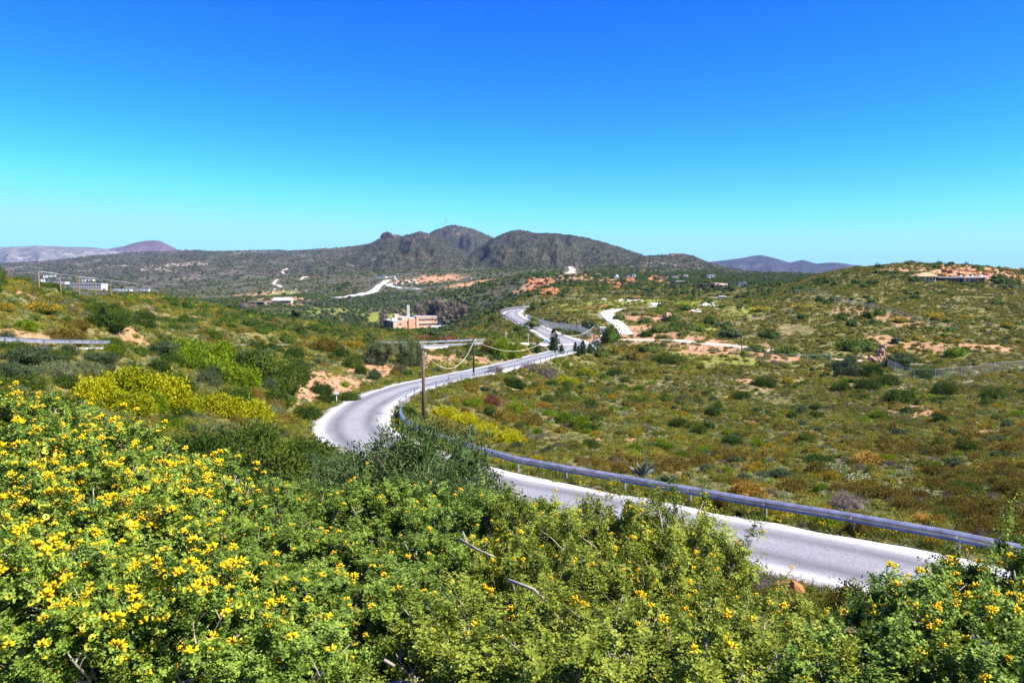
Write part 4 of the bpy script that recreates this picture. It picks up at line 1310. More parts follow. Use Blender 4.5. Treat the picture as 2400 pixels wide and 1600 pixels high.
t, k = bld('tiled_house', 'house with orange hipped tile roof left of the long villa', 2172, 660, math.radians(-6))
W = 50 * k; H = 13 * k; R = 9 * k
boxpart(t, 'wall', M_CREAM, -0.1 * W, 0.42 * W, 0.5, 6, -1, H)
boxpart(t, 'wall', M_STONE, -0.34 * W, -0.1 * W, 2.5, 6, -1, H)
MB().add([(-W / 2, -0.8, H), (W / 2, -0.8, H), (W / 2, 7.5, H), (-W / 2, 7.5, H), (0.02 * W, 3.2, H + R), (0.22 * W, 3.2, H + R), (-W / 2, -0.8, H - 0.25), (W / 2, -0.8, H - 0.25), (W / 2, 7.5, H - 0.25), (-W / 2, 7.5, H - 0.25)],
         [(0, 1, 5, 4), (1, 2, 5), (2, 3, 4, 5), (3, 0, 4), (0, 6, 7, 1), (1, 7, 8, 2), (2, 8, 9, 3), (3, 9, 6, 0), (9, 8, 7, 6)]).build('roof', M_TILE, t)
boxpart(t, 'chimney', M_WHITE, 0.36 * W, 0.4 * W, 2, 2.4, H, H + 1.7)
windows(t, M_GLASS, [0.05 * W, 0.2 * W, 0.34 * W], 0.49, 0.5, H - 0.5, 0.7)

# pink villa and white houses below the hills
t, k = bld('flat_roof_villa', 'pink and brown flat-roofed villa right of the white houses', 1690, 674, math.radians(6))
boxpart(t, 'wall', M_BROWN, -44 * k, -14 * k, 2, 10, -2, 7 * k); boxpart(t, 'wall', M_PINK, -14 * k, -7 * k, 0.5, 9, -2, 11 * k); boxpart(t, 'wall', M_PINK, -7 * k, 14 * k, -1, 8, -2, 10 * k)
boxpart(t, 'wall', M_PINK, 14 * k, 24 * k, -2, 5, -2, 3.4 * k); boxpart(t, 'terrace', M_BROWN, -6 * k, 22 * k, -4, -2.01, -2, 2 * k)
boxpart(t, 'roof', M_BROWN, -45 * k, -13.8 * k, 1.2, 10.5, 7 * k, 8 * k)
windows(t, M_GLASS, [-4 * k, 0, 5 * k, 10 * k], -1.003, 3.5 * k, 7 * k, 3 * k); windows(t, M_GLASS, [-10.5 * k], 0.497, 3 * k, 6 * k, 2.4 * k)
boxpart(t, 'awning', M_WHITE, -4 * k, 5 * k, -3.4, -1.01, 6.0 * k, 6.6 * k)


def small_house(label, u, v, w, h, mat=M_WHITE, nwin=2, wing=None, name='white_house', depth=0.7, dome=False):
    t, k = bld(name, label, u, v, math.radians(random.uniform(-12, 12)))
    W, Hh = w * k, h * k
    boxpart(t, 'wall', mat, -W / 2, W / 2, 0, W * depth, -2, Hh)
    boxpart(t, 'roof', M_GREYROOF if mat is M_WHITE else M_WHITE, -W / 2 - 0.2, W / 2 + 0.2, -0.2, W * depth + 0.2, Hh, Hh + 0.3)
    if dome:
        pts = [(0, 0, Hh + 0.3 + W * 0.42 * math.sin(a)) for a in np.linspace(0, 1.5, 6)]
        MB().tube([(0, W * 0.35, p[2]) for p in pts], [W * 0.42 * math.cos(a) + 0.02 for a in np.linspace(0, 1.5, 6)], 14).build('dome', M_WHITE, t, True)
    if nwin:
        windows(t, M_GLASS, [(-0.5 + (i + 0.5) / nwin) * W for i in range(nwin)], -0.003, Hh * 0.4, Hh * 0.78, W / nwin * 0.4, 0.12, mat)
    if wing:
        wx, ww, wh = wing[0] * k, wing[1] * k, wing[2] * k
        boxpart(t, 'wing', mat, wx, wx + ww, 0.8, W * depth * 0.8, -2, wh)
        boxpart(t, 'wing_roof', M_GREYROOF, wx - 0.2, wx + ww + 0.2, 0.6, W * depth * 0.8 + 0.2, wh, wh + 0.25)


small_house('tiny white building with a round dome behind the orange rocks', 1446, 652, 9, 3, nwin=0, dome=True, name='domed_chapel')
small_house('small low white hut right of the domed building', 1473, 650, 8, 3.5, nwin=1, name='hut')
small_house('cubic white house right of the low hut', 1486, 651, 8, 7, nwin=1)
small_house('white house with long flat porch roof', 1583, 654, 10, 6, nwin=2, wing=(-19, 14, 5.5))
small_house('low white house with reddish roof below the porch house', 1594, 662, 22, 3, nwin=3)
small_house('two-storey white house with open terrace in the trees', 1667, 652, 17, 8, nwin=3)
small_house('tiny white house left of the porch house', 1549, 657, 5, 5, nwin=1)
small_house('small pale house above the porch house', 1607, 648, 9, 4, nwin=1)
small_house('pale flat-roofed building right of the pink villa', 1745, 671, 6, 9, nwin=1, wing=(-13, 10, 8))
small_house('grey glass kiosk on the grass behind the mound', 1693, 703, 14, 8, M_GREYROOF, 3, name='kiosk')
small_house('pale stone house at the end of the terraces', 1100, 655, 9, 4, M_STONE, 1, name='stone_house')
small_house('long white building above the car park', 893, 652, 22, 3.5, nwin=4)
small_house('small white building at the top of the white car park', 918, 650, 14, 3, nwin=2)
# left plain
t, k = bld('school_building', 'long two-storey white building on the plain behind the left fence', 200, 677, math.radians(-6), 'building')
W = 80 * k
boxpart(t, 'wall', simple_mat('pinkish_plaster', (0.62, 0.50, 0.44), 0.9, 0.1, 0.4), -W / 2, W / 2, 0, 14, -2, 12 * k)
boxpart(t, 'roof', M_GREYROOF, -W / 2 - 0.4, W / 2 + 0.4, -0.4, 14.4, 12 * k, 12.7 * k)
for row in (2.0, 7.2): windows(t, M_GLASS, [(-0.5 + (i + 0.5) / 13) * W for i in range(13)], -0.003, row * k, (row + 2.0) * k, W / 13 * 0.38, 0.2)
for (u, v, w, h, lab) in [(115, 650, 26, 5, 'white flat house furthest back on the left plain'), (145, 654, 30, 4, 'white flat house right of the furthest one on the left plain'), (130, 665, 50, 4, 'long low white house left of the school building'), (205, 660, 26, 5, 'white house just behind the long white building'), (254, 673, 10, 6, 'small white house at the right end of the long building'), (285, 683, 40, 5, 'low white house right of the long white building'), (330, 681, 34, 3, 'low white house furthest right on the left plain'), (98, 660, 12, 5, 'small white house at the left end of the village')]:
    small_house(lab, u, v, w, h, nwin=max(2, w // 8), depth=0.3)

# stone building on the far hilltop, radio mast on the peak, rocky knob
t, k = bld('hilltop_building', 'long ruined-looking stone building crowning the low hill', 1590, 599, 0.0, 'building')
boxpart(t, 'wall', M_ROCK_P, -16 * k, 16 * k, 0, 14, -6, 4 * k)
boxpart(t, 'tower', M_ROCK_P, -19 * k, -9 * k, -2, 10, -6, 5.2 * k)
boxpart(t, 'roof', M_STONE, -9 * k, 16.5 * k, -0.5, 14.5, 4 * k, 4.6 * k)
windows(t, M_GLASS, [(-6 + 4 * i) * k for i in range(6)], -0.003, 1.2 * k, 2.8 * k, 1.6 * k)
p = at(1046, 531, 3290)
t = thing('radio_mast', 'red and white lattice radio mast beside the highest peak', 'mast', p)
k = p.y / FPX
for i in range(5):
    z0, z1 = i * 3.2 * k - (8 if i == 0 else 0), (i + 1) * 3.2 * k
    m = MB()
    for sx in (-1, 1):
        for sy in (-1, 1): m.tube([(sx * 0.75 * k, sy * 0.75 * k, z0), (sx * 0.7 * k, sy * 0.7 * k, z1)], 0.36 * k, 5)
    for j in range(4):
        a, b = z0 + (z1 - z0) * j / 4, z0 + (z1 - z0) * (j + 1) / 4
        m.tube([(-0.75 * k, -0.75 * k, a), (0.75 * k, -0.75 * k, b)], 0.24 * k, 4); m.tube([(0.75 * k, 0.75 * k, a), (-0.75 * k, 0.75 * k, b)], 0.24 * k, 4)
    m.build('mast_section', simple_mat('mast_blue', (0.16, 0.15, 0.45), 0.6) if i % 2 == 0 else M_WHITE, t)
p = at(1051, 534, 3290)
t = thing('transmitter_hut', 'small white hut under the radio mast', 'hut', p)
boxpart(t, 'wall', M_WHITE, -2.6 * k, 2.6 * k, 0, 6, -6, 3.2 * k); boxpart(t, 'roof', M_GREYROOF, -2.8 * k, 2.8 * k, -0.5, 6.5, 3.2 * k, 3.5 * k)


# ------------------------------------------------------------------ rocks
def rock_mesh(name, seed, mat, sub=3, rough=0.35, cut=0.0):
    bm = bmesh.new()
    bmesh.ops.create_icosphere(bm, subdivisions=sub, radius=1)
    rng = random.Random(seed)
    planes = [(Vector((rng.gauss(0, 1), rng.gauss(0, 1), rng.gauss(0, 0.8))).normalized(), rng.uniform(0.55, 0.9)) for _ in range(9)]
    for vtx in bm.verts:
        c = vtx.co.copy()
        for n, d in planes:
            e = c.dot(n) - d
            if e > 0: c -= n * e * 0.95
        nz = float(fbm([c.x * 2 + seed * 3.1 + c.z], [c.y * 2 + c.z * 1.3], seed, 3)[0])
        vtx.co = c * (1 + rough * nz)
    me = bpy.data.meshes.new(name)
    bm.to_mesh(me); bm.free()
    me.materials.append(mat)
    return me


ROCKS = {m.name: [rock_mesh('rock', 10 * i + s, m) for s in range(3)] for i, m in enumerate((M_ROCK_O, M_ROCK_P, M_ROCK_W, M_ROCK_D, M_ROCK_C))}


def rock(label, p, sx, sy, sz, mat, group=None, name='rock', cat='rock'):
    if mat.name not in ROCKS: ROCKS[mat.name] = [rock_mesh('rock', 77, mat)]
    o = link(name, random.choice(ROCKS[mat.name]), None, p, (random.uniform(-.2, .2), random.uniform(-.2, .2), random.uniform(0, 6.28)), (sx, sy, sz))
    return tag(o, label, cat, group)


p = at(910, 556, 2480); rock('dark rocky knob crowning the spur left of the peak', p, 24, 20, 22, M_ROCK_D)
p = at(928, 558, 2480); rock('lower right shoulder of the dark rocky knob', p, 22, 18, 12, M_ROCK_D)
p = at(985, 547, 2480); rock('small dark rock on the spur between knob and peak', p, 12, 10, 9, M_ROCK_D)
for (u0, u1, v0, v1, n, s0, s1, mat, lab, grp) in [
    (1235, 1310, 655, 690, 26, 1.2, 3.4, M_ROCK_O, 'orange boulder of the outcrop behind the far road bend', 'orange outcrop boulders'),
    (1405, 1470, 655, 676, 16, 1.0, 2.6, M_ROCK_O, 'orange boulder on the rise below the domed building', 'orange rise boulders'),
    (1470, 1555, 650, 666, 22, 1.0, 3.0, M_ROCK_O, 'orange boulder on the rise right of the domed building', 'orange rise boulders on the right'),
    (2200, 2400, 625, 655, 60, 0.5, 1.6, M_ROCK_O, 'orange boulder on the hilltop above the villa', 'orange hilltop boulders'),
    (1365, 1430, 714, 724, 14, 0.45, 0.9, M_ROCK_O, 'orange stone of the row left of the white path', 'row of orange stones'),
    (1440, 1505, 699, 707, 34, 0.35, 0.8, M_ROCK_W, 'white stone of the ruins on the mound', 'white ruin stones'),
    (1455, 1505, 695, 699, 16, 0.5, 0.9, M_ROCK_O, 'orange stone of the ruins on the mound', 'orange ruin stones'),
    (1410, 1428, 699, 703, 5, 0.4, 0.8, M_ROCK_W, 'white stone left of the ruins on the mound', 'white stones left of the ruins'),
    (1645, 1672, 710, 720, 16, 0.5, 1.0, M_ROCK_W, 'white stone of the heap right of the mound shrubs', 'white stone heap'),
    (1500, 1545, 742, 752, 12, 0.3, 0.8, M_ROCK_P, 'pink stone beside the bare earth track', 'pink stones on the mound'),
    (1620, 1640, 726, 738, 10, 0.4, 0.8, M_ROCK_W, 'white stone right of the mound shrubs', 'white stones on the mound'),
    (735, 950, 858, 915, 60, 0.12, 0.42, M_ROCK_P, 'pinkish rock of the orange road cutting', 'rocks of the road cutting'),
    (700, 745, 905, 950, 14, 0.15, 0.5, M_ROCK_P, 'pinkish rock at the left end of the road cutting', 'rocks at the left end of the cutting'),
    (1010, 1140, 832, 850, 20, 0.2, 0.6, M_ROCK_P, 'pinkish rock of the bank below the side road', 'rocks of the bank below the side road'),
    (925, 1000, 652, 668, 22, 1.0, 2.2, M_ROCK_W, 'pale boulder of the terrace walls left of the ploughed terraces', 'terrace wall boulders'),
    (385, 492, 615, 622, 70, 2.0, 4.5, M_ROCK_C, 'pale cliff block across the left hillside', 'pale cliff blocks'),
    (330, 390, 622, 636, 26, 1.6, 3.6, M_ROCK_C, 'pale cliff block at the lower left end of the cliff', 'lower pale cliff blocks'),
    (1275, 1310, 752, 768, 22, 0.3, 0.7, M_ROCK_P, 'brown stone of the wall below the picket fence', 'stones below the picket fence'),
    (590, 770, 675, 690, 16, 1.0, 2.2, M_ROCK_W, 'pale stone lining the terrace behind the farmhouse', 'stones of the farmhouse terrace')]:
    for i in range(n):
        u, v = random.uniform(u0, u1), random.uniform(v0, v1)
        if 'row' in grp: u = u0 + (u1 - u0) * (i + 0.5) / n; v = v1 - (v1 - v0) * (i + 0.5) / n + random.uniform(-1, 1)
        if grp == 'pale cliff blocks': v = 624 - (u - 385) * 0.07 + random.uniform(-4, 3)
        if grp == 'rocks of the road cutting': v = 912 - (u - 735) * 0.24 + random.uniform(-16, 12)
        p = land(u, v)
        s = random.uniform(s0, s1)
        rock(lab, p, s * random.uniform(1, 1.6), s, s * random.uniform(0.5, 0.9), mat, grp, 'rock' if s1 > 1 else 'stone', 'rock' if s1 > 1 else 'stone')
p = hit(1575, 750, 100); rock('big tan boulder among the shrubs on the mound', p + Vector((-1.5, 0, .6)), 2.1, 1.6, 1.5, M_ROCK_P)
p = hit(1568, 752, 100); rock('small orange boulder right of the big tan boulder', p + Vector((1.2, 0, .3)), 0.9, 0.8, 0.8, M_ROCK_O)
# ruined wall on the right slope
p = hit(2055, 852, 100)
t = thing('ruined_wall', 'crumbling pale masonry ruin among dark shrubs on the right', 'ruin', p)
kk = p.y / FPX
for i, (x, z, sx, sz) in enumerate([(0, 0.4, 1.1, 0.9), (0.6, 1.2, 1.0, 0.9), (1.0, 2.0, 0.8, 0.9), (1.3, 2.7, 0.55, 0.7), (-0.9, 0.7, 0.8, 0.7), (1.7, 0.6, 0.7, 0.8), (1.9, 1.3, 0.5, 0.5), (-1.8, 0.9, 0.8, 0.4)]):
    link('masonry_block', ROCKS['pink_limestone'][i % 3], t, (x, 0.1 * i, z), (0, 0, i * 1.3), (sx, 0.8, sz))
p = hit(905, 1590, 1.5, 4)
rock('pale lichen-stained boulder at the bottom edge under the bushes', Vector((-0.41, 2.5, -1.74)), 0.32, 0.24, 0.36, simple_mat('lichened_boulder', (0.58, 0.50, 0.42), 0.95, 0.45, 9.0, 0.1, 0, 0.02))
p = hit(1848, 1400, 8, 22); rock('orange rock in the bank below the road', p, 0.5, 0.4, 0.4, M_ROCK_O)


# ------------------------------------------------------------------ pale strips on the far land: car park lane, dirt lanes, terraces
def lane(name, label, px, mat, lift=0.2):
    """px: (u, v, half width in metres)"""
    pts = [(land(u, v), w) for u, v, w in px]
    fine = []
    for (a, wa), (b, wb) in zip(pts[:-1], pts[1:]):
        n = max(2, int((b - a).length / 6))
        for i in range(n):
            f = i / n
            fine.append((a.x + (b.x - a.x) * f, a.y + (b.y - a.y) * f, a.z + (b.z - a.z) * f, wa + (wb - wa) * f))
    fine.append((*pts[-1][0], pts[-1][1]))
    fine = np.array(fine)
    zt = ground(fine[:, 0], fine[:, 1])[0]
    fine[:, 2] = np.where(fine[:, 1] < 1500, np.where(np.abs(zt - fine[:, 2]) < 8, zt, fine[:, 2]), fine[:, 2])
    for q in resample(fine, 14): PRUNE.append((q[0], q[1], q[3] + 7))
    return road(name, label, fine, mat, lift, 7, 0.5, 0.6, seed=len(px))


lane('lane', 'white sloping car park lane above the olive grove', [(786, 698, 4), (830, 692, 7), (868, 686, 7), (880, 678, 5), (898, 664, 4), (912, 656, 4)], M_CONC)
lane('lane', 'white drive curving up to the terraces', [(918, 664, 3), (910, 669, 4), (935, 674, 3), (985, 678, 3)], M_CONC)
lane('lane', 'sandy lane bend high on the left slope', [(660, 641, 5), (659, 634, 5), (672, 629, 4)], M_DIRT)
lane('lane', 'sandy lane zigzag behind the farmhouse', [(662, 674, 3), (640, 665, 3), (645, 659, 3), (650, 655, 2)], M_DIRT)
lane('lane', 'short sandy lane right of the zigzag', [(706, 656, 3), (712, 650, 3), (720, 648, 3)], M_DIRT)
lane('lane', 'pink eroded lane climbing the brown hill', [(1336, 641, 5), (1342, 632, 5), (1336, 625, 5), (1348, 620, 4)], M_DIRT)


# ------------------------------------------------------------------ trees
def trunk_mesh(name, h, r, seed, limbs=4, spread=0.5):
    rng = random.Random(seed)
    m = MB()
    m.tube([(0, 0, -0.3), (rng.uniform(-.1, .1) * h, 0, h * 0.35), (rng.uniform(-.1, .1) * h, rng.uniform(-.1, .1) * h, h * 0.7)], [r, r * 0.8, r * 0.45], 7)
    for k in range(limbs):
        th = 6.28 * (k + rng.random() * 0.6) / limbs
        m.tube([(0, 0, h * rng.uniform(0.25, 0.45)), (spread * h * 0.4 * math.cos(th), spread * h * 0.4 * math.sin(th), h * 0.6), (spread * h * math.cos(th) * 0.7, spread * h * math.sin(th) * 0.7, h * rng.uniform(0.75, 0.95))], [r * 0.5, r * 0.35, r * 0.12], 5)
    return m.mesh(name, M_BARK, True)


def tree(name, label, cat, p, trunk_me, crown_me, s, sz=None, group=None):
    t = thing(name, label, cat, p, random.uniform(0, 6.28), group)
    t.scale = (s, s, sz or s)
    link('trunk', trunk_me, t); link('crown', crown_me, t)
    return t


OL_T = [trunk_mesh('trunk', 0.9, 0.10, i, 4, 0.6) for i in range(3)]
OL_C = []
for i in range(3):
    rng = random.Random(50 + i)
    lob = [(rng.uniform(-.35, .35), rng.uniform(-.35, .35), rng.uniform(0.65, 1.05), rng.uniform(.4, .6), rng.uniform(.4, .6), rng.uniform(.32, .48)) for _ in range(5)]
    OL_C.append(crown('crown', LM['olive'], lob, 120, 4, 0.2, 60 + i, 0.08, 0.82, 0, 0.35, -0.6))
GROVE = []
for i in range(4000):
    if len(GROVE) >= 120: break
    u, v = random.uniform(690, 1110), random.uniform(698, 764)
    if v > 716 + (1110 - u) * 0.02 + 40 or (850 < u < 960 and 728 < v) or (u < 760 and v < 712) or v < 697 + max(0, (900 - u)) * 0.05 or (u > 900 and v > 735) or (u < 880 and v > 756): continue
    if any(abs(u - a) < 9 and abs(v - b) < 3.6 for a, b in GROVE): continue
    GROVE.append((u, v))
for i, (u, v) in enumerate(GROVE):
    p = land(u, v)
    s = random.uniform(1.9, 3.1)
    tree('olive_tree', 'small round olive tree in the grove on the valley slope', 'tree', p, OL_T[i % 3], OL_C[i % 3], s, s * random.uniform(0.85, 1.15), 'olive trees of the grove')
# eucalyptus behind the salmon block
EU = []
for i in range(3):
    rng = random.Random(80 + i)
    lob = [(rng.uniform(-.3, .3), rng.uniform(-.3, .3), rng.uniform(0.5, 1.75), rng.uniform(.22, .4), rng.uniform(.22, .4), rng.uniform(.22, .42)) for _ in range(9)]
    EU.append(crown('crown', LM['eucalypt'], lob, 240, 4, 0.16, 90 + i, 0.07, 0.7, 0, 0.3, -0.8))
EU_T = trunk_mesh('trunk', 1.9, 0.07, 5, 5, 0.3)
for i, (u, v, hpx, lab) in enumerate([(985, 752, 48, 'pinkish eucalyptus leftmost in the row behind the salmon block'), (1003, 752, 55, 'pale eucalyptus second from the left behind the salmon block'), (1020, 754, 58, 'grey eucalyptus third from the left behind the salmon block'), (1036, 754, 60, 'grey eucalyptus fourth from the left behind the salmon block'), (1055, 756, 58, 'dark-gapped eucalyptus fifth from the left behind the salmon block'), (1070, 756, 52, 'eucalyptus second from the right behind the salmon block'), (1085, 758, 46, 'eucalyptus at the right end of the row behind the salmon block'), (902, 745, 24, 'small grey tree left of the salmon block roof'), (935, 742, 26, 'small grey-brown tree behind the lattice mast')]):
    p = at(u, v, 572 + 4 * (i % 3)); p.z = gz(p.x, p.y)
    h = (p.z * -1 + ray(u, v - hpx)[1] * p.y)
    tree('eucalyptus_tree', lab, 'tree', p, EU_T, EU[i % 3], max(h, 5) / 2.1, None, 'eucalyptus trees behind the salmon block')
# conifers at the junction
def conifer_mesh(seed, w=0.34, n=340):
    rng = np.random.default_rng(seed)
    z = rng.uniform(0.06, 1, n) ; r = w * (1 - z) ** 0.8 * rng.uniform(0.55, 1.1, n) * (0.75 + 0.35 * np.sin(z * 38 + seed))
    ph = rng.uniform(0, 6.28, n)
    C = np.stack([r * np.cos(ph), r * np.sin(ph), z], 1)
    C = np.repeat(C, 5, 0) + rng.normal(0, 0.018, (n * 5, 3))
    N = np.stack([np.cos(np.repeat(ph, 5)), np.sin(np.repeat(ph, 5)), np.full(n * 5, 0.25)], 1)
    Vv, Fv = leaves(C, unit(N), 0.075, 0.028, rng, 0.5)
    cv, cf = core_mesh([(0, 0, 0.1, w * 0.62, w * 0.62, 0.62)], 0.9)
    return mesh_np('crown', np.vstack([Vv, cv]), [Fv, cf + len(Vv)], LM['conifer'], False, {'tint': np.concatenate([np.repeat(rng.random(n * 5), 4), np.full(len(cv), .1)]), 'flower': np.zeros(len(Vv) + len(cv))})  # inner dome tinted dark as shade within the tree


CO = [conifer_mesh(i, 0.36 + 0.07 * i, 420) for i in range(3)]
CO_T = trunk_mesh('trunk', 0.9, 0.03, 8, 0)
for i, (u, v, D, hpx, lab) in enumerate([(1298, 816, 166, 44, 'dark slender conifer left of the pole at the junction'), (1316, 836, 158, 24, 'small dark conifer on the near road edge at the junction'), (1260, 825, 160, 24, 'small dark conifer below the blue sign'), (1348, 832, 163, 30, 'dark conifer leftmost of the clump right of the junction'), (1366, 838, 160, 40, 'tall dark conifer in the middle of the clump right of the junction'), (1382, 836, 163, 30, 'dark conifer rightmost of the clump right of the junction'), (1356, 845, 156, 26, 'small conifer in front of the clump at the junction'), (578, 714, 730, 16, 'dark pointed cypress left of the garage'), (242, 768, 84, 36, 'small dark conifer on the left ridge')]):
    p = at(u, v, D); p.z = gz(p.x, p.y)
    h = ray(u, v - hpx)[1] * D - p.z
    tree('conifer_tree', lab, 'tree', p, CO_T, CO[i % 3], max(h, 2), None)
    PRUNE.append((p.x, p.y, 0.8))
# pines
PN = []
for i in range(2):
    rng = random.Random(120 + i)
    lob = [(rng.uniform(-.4, .4), rng.uniform(-.4, .4), rng.uniform(0.35, 1.15), rng.uniform(.35, .55), rng.uniform(.35, .55), rng.uniform(.28, .42)) for _ in range(8)]
    PN.append(crown('crown', LM['pine'], lob, 320, 6, 0.12, 130 + i, 0.07, 0.75, 0, 0.25, -0.7))
for (u, v, D, wpx, hpx, lab) in [(1248, 779, 238, 44, 38, 'yellow-green pine hiding the road below the distant bend'), (1195, 722, 420, 20, 12, 'small pine beyond the distant road bend'), (2335, 668, 316, 34, 24, 'umbrella pine at the right end of the villa'), (2150, 668, 310, 26, 20, 'dark pine left of the tiled house')]:
    p = at(u, v, D); p.z = gz(p.x, p.y)
    s = wpx * D / FPX / 1.6
    tree('pine_tree', lab, 'tree', p, OL_T[0], PN[0], s, max((ray(u, v - hpx)[1] * D - p.z) / 1.5, s * 0.4))
    PRUNE.append((p.x, p.y, s * 0.6))
# trees round the white houses and the plain
for i, (u0, u1, v0, v1, n, lab, grp) in enumerate([(1560, 1800, 652, 690, 46, 'dark evergreen tree among the houses below the hills', 'evergreens among the houses'), (90, 330, 655, 684, 20, 'dark tree among the houses on the left plain', 'trees on the left plain'), (775, 835, 660, 686, 12, 'dark tree beside the white car park lane', 'trees beside the car park lane'), (590, 700, 690, 712, 9, 'dark round tree around the farmhouse', 'trees around the farmhouse'), (1040, 1200, 690, 770, 40, 'dark bushy tree on the slope right of the eucalyptus row', 'trees right of the eucalyptus')]):
    for k in range(n):
        u, v = random.uniform(u0, u1), random.uniform(v0, v1)
        if 1020 < u < 1085 and v > 746: continue
        p = land(u, v)
        s = random.uniform(7, 15) * p.y / FPX / 2.0
        tree('evergreen_tree', lab, 'tree', p, OL_T[k % 3], template('mastic', 1, k % 3) if k % 2 else OL_C[k % 3], s, s * random.uniform(0.8, 1.2), grp)


# agaves
def agave(label, p, s, n=16, seed=0):
    rng = random.Random(seed)
    t = thing('agave', label, 'agave', p)
    for i in range(n):
        th = i * 2.4; tilt = 0.25 + 0.95 * (i / n) + rng.uniform(-.08, .08); L = s * rng.uniform(0.8, 1.1)
        vs, fs = [], []
        for k in range(6):
            f = k / 5
            r = L * f * math.sin(tilt) * (1 + 0.12 * f); z = L * f * math.cos(tilt) - 0.1 * L * f * f * math.sin(tilt)
            w = L * 0.085 * (0.75 + 0.9 * f) * (1 - f ** 3)
            for sd in (-1, 0, 1):
                vs.append((r * math.cos(th) - sd * w * math.sin(th), r * math.sin(th) + sd * w * math.cos(th), z + (0.35 * w if sd else 0)))
        for k in range(5):
            for j in (0, 1): fs.append((k * 3 + j, k * 3 + j + 1, k * 3 + j + 4, k * 3 + j + 3))
        MB().add(vs, fs).build('leaf', M_AGAVE, t)


M_AGAVE = simple_mat('agave_leaf', (0.13, 0.20, 0.17), 0.5, 0.3, 2.0, 0.4)
p = hit(1505, 1122, 25); agave('blue-green agave standing just behind the guardrail', p, 1.35, 18, 1)
for i, (u, v) in enumerate([(1386, 818), (1392, 824), (1399, 829)]):
    p = hit(u, v, 100); agave(f'pale agave {["left one", "middle one", "right one"][i]} of three right of the junction conifers', p, 2.0, 12, 5 + i)

# ------------------------------------------------------------------ hero shrubs traced from the photograph
# region, u, v of the base, width px, height px, kind
HERO = []
REGION = {
    'L': 'on the left hillside', 'B': 'on the slope below the nearest pole', 'M': 'on the grassy mound',
    'J': 'beside the road junction', 'F': 'along the fenced dirt track', 'R': 'on the right hillside', 'W': 'around the ruined wall', 'N': 'just behind the long guardrail', 'T': 'beside the villa on the hill'}
KDESC = {'mastic': 'dark green rounded mastic shrub', 'spurge': 'bright yellow-green domed spurge', 'lime': 'fresh lime green leafy shrub', 'broom': 'yellow flowering broom shrub', 'gold': 'golden brown rounded shrub',
         'greypine': 'large grey-green pine shrub', 'olive': 'grey-green wild olive bush', 'redbush': 'red-brown shrub', 'burnet': 'leafless grey-brown thorny shrub', 'rust': 'olive brown heath shrub', 'sage': 'grey-green sage bush', 'cushion': 'olive green thyme cushion', 'cistus': 'white flowering cistus shrub'}
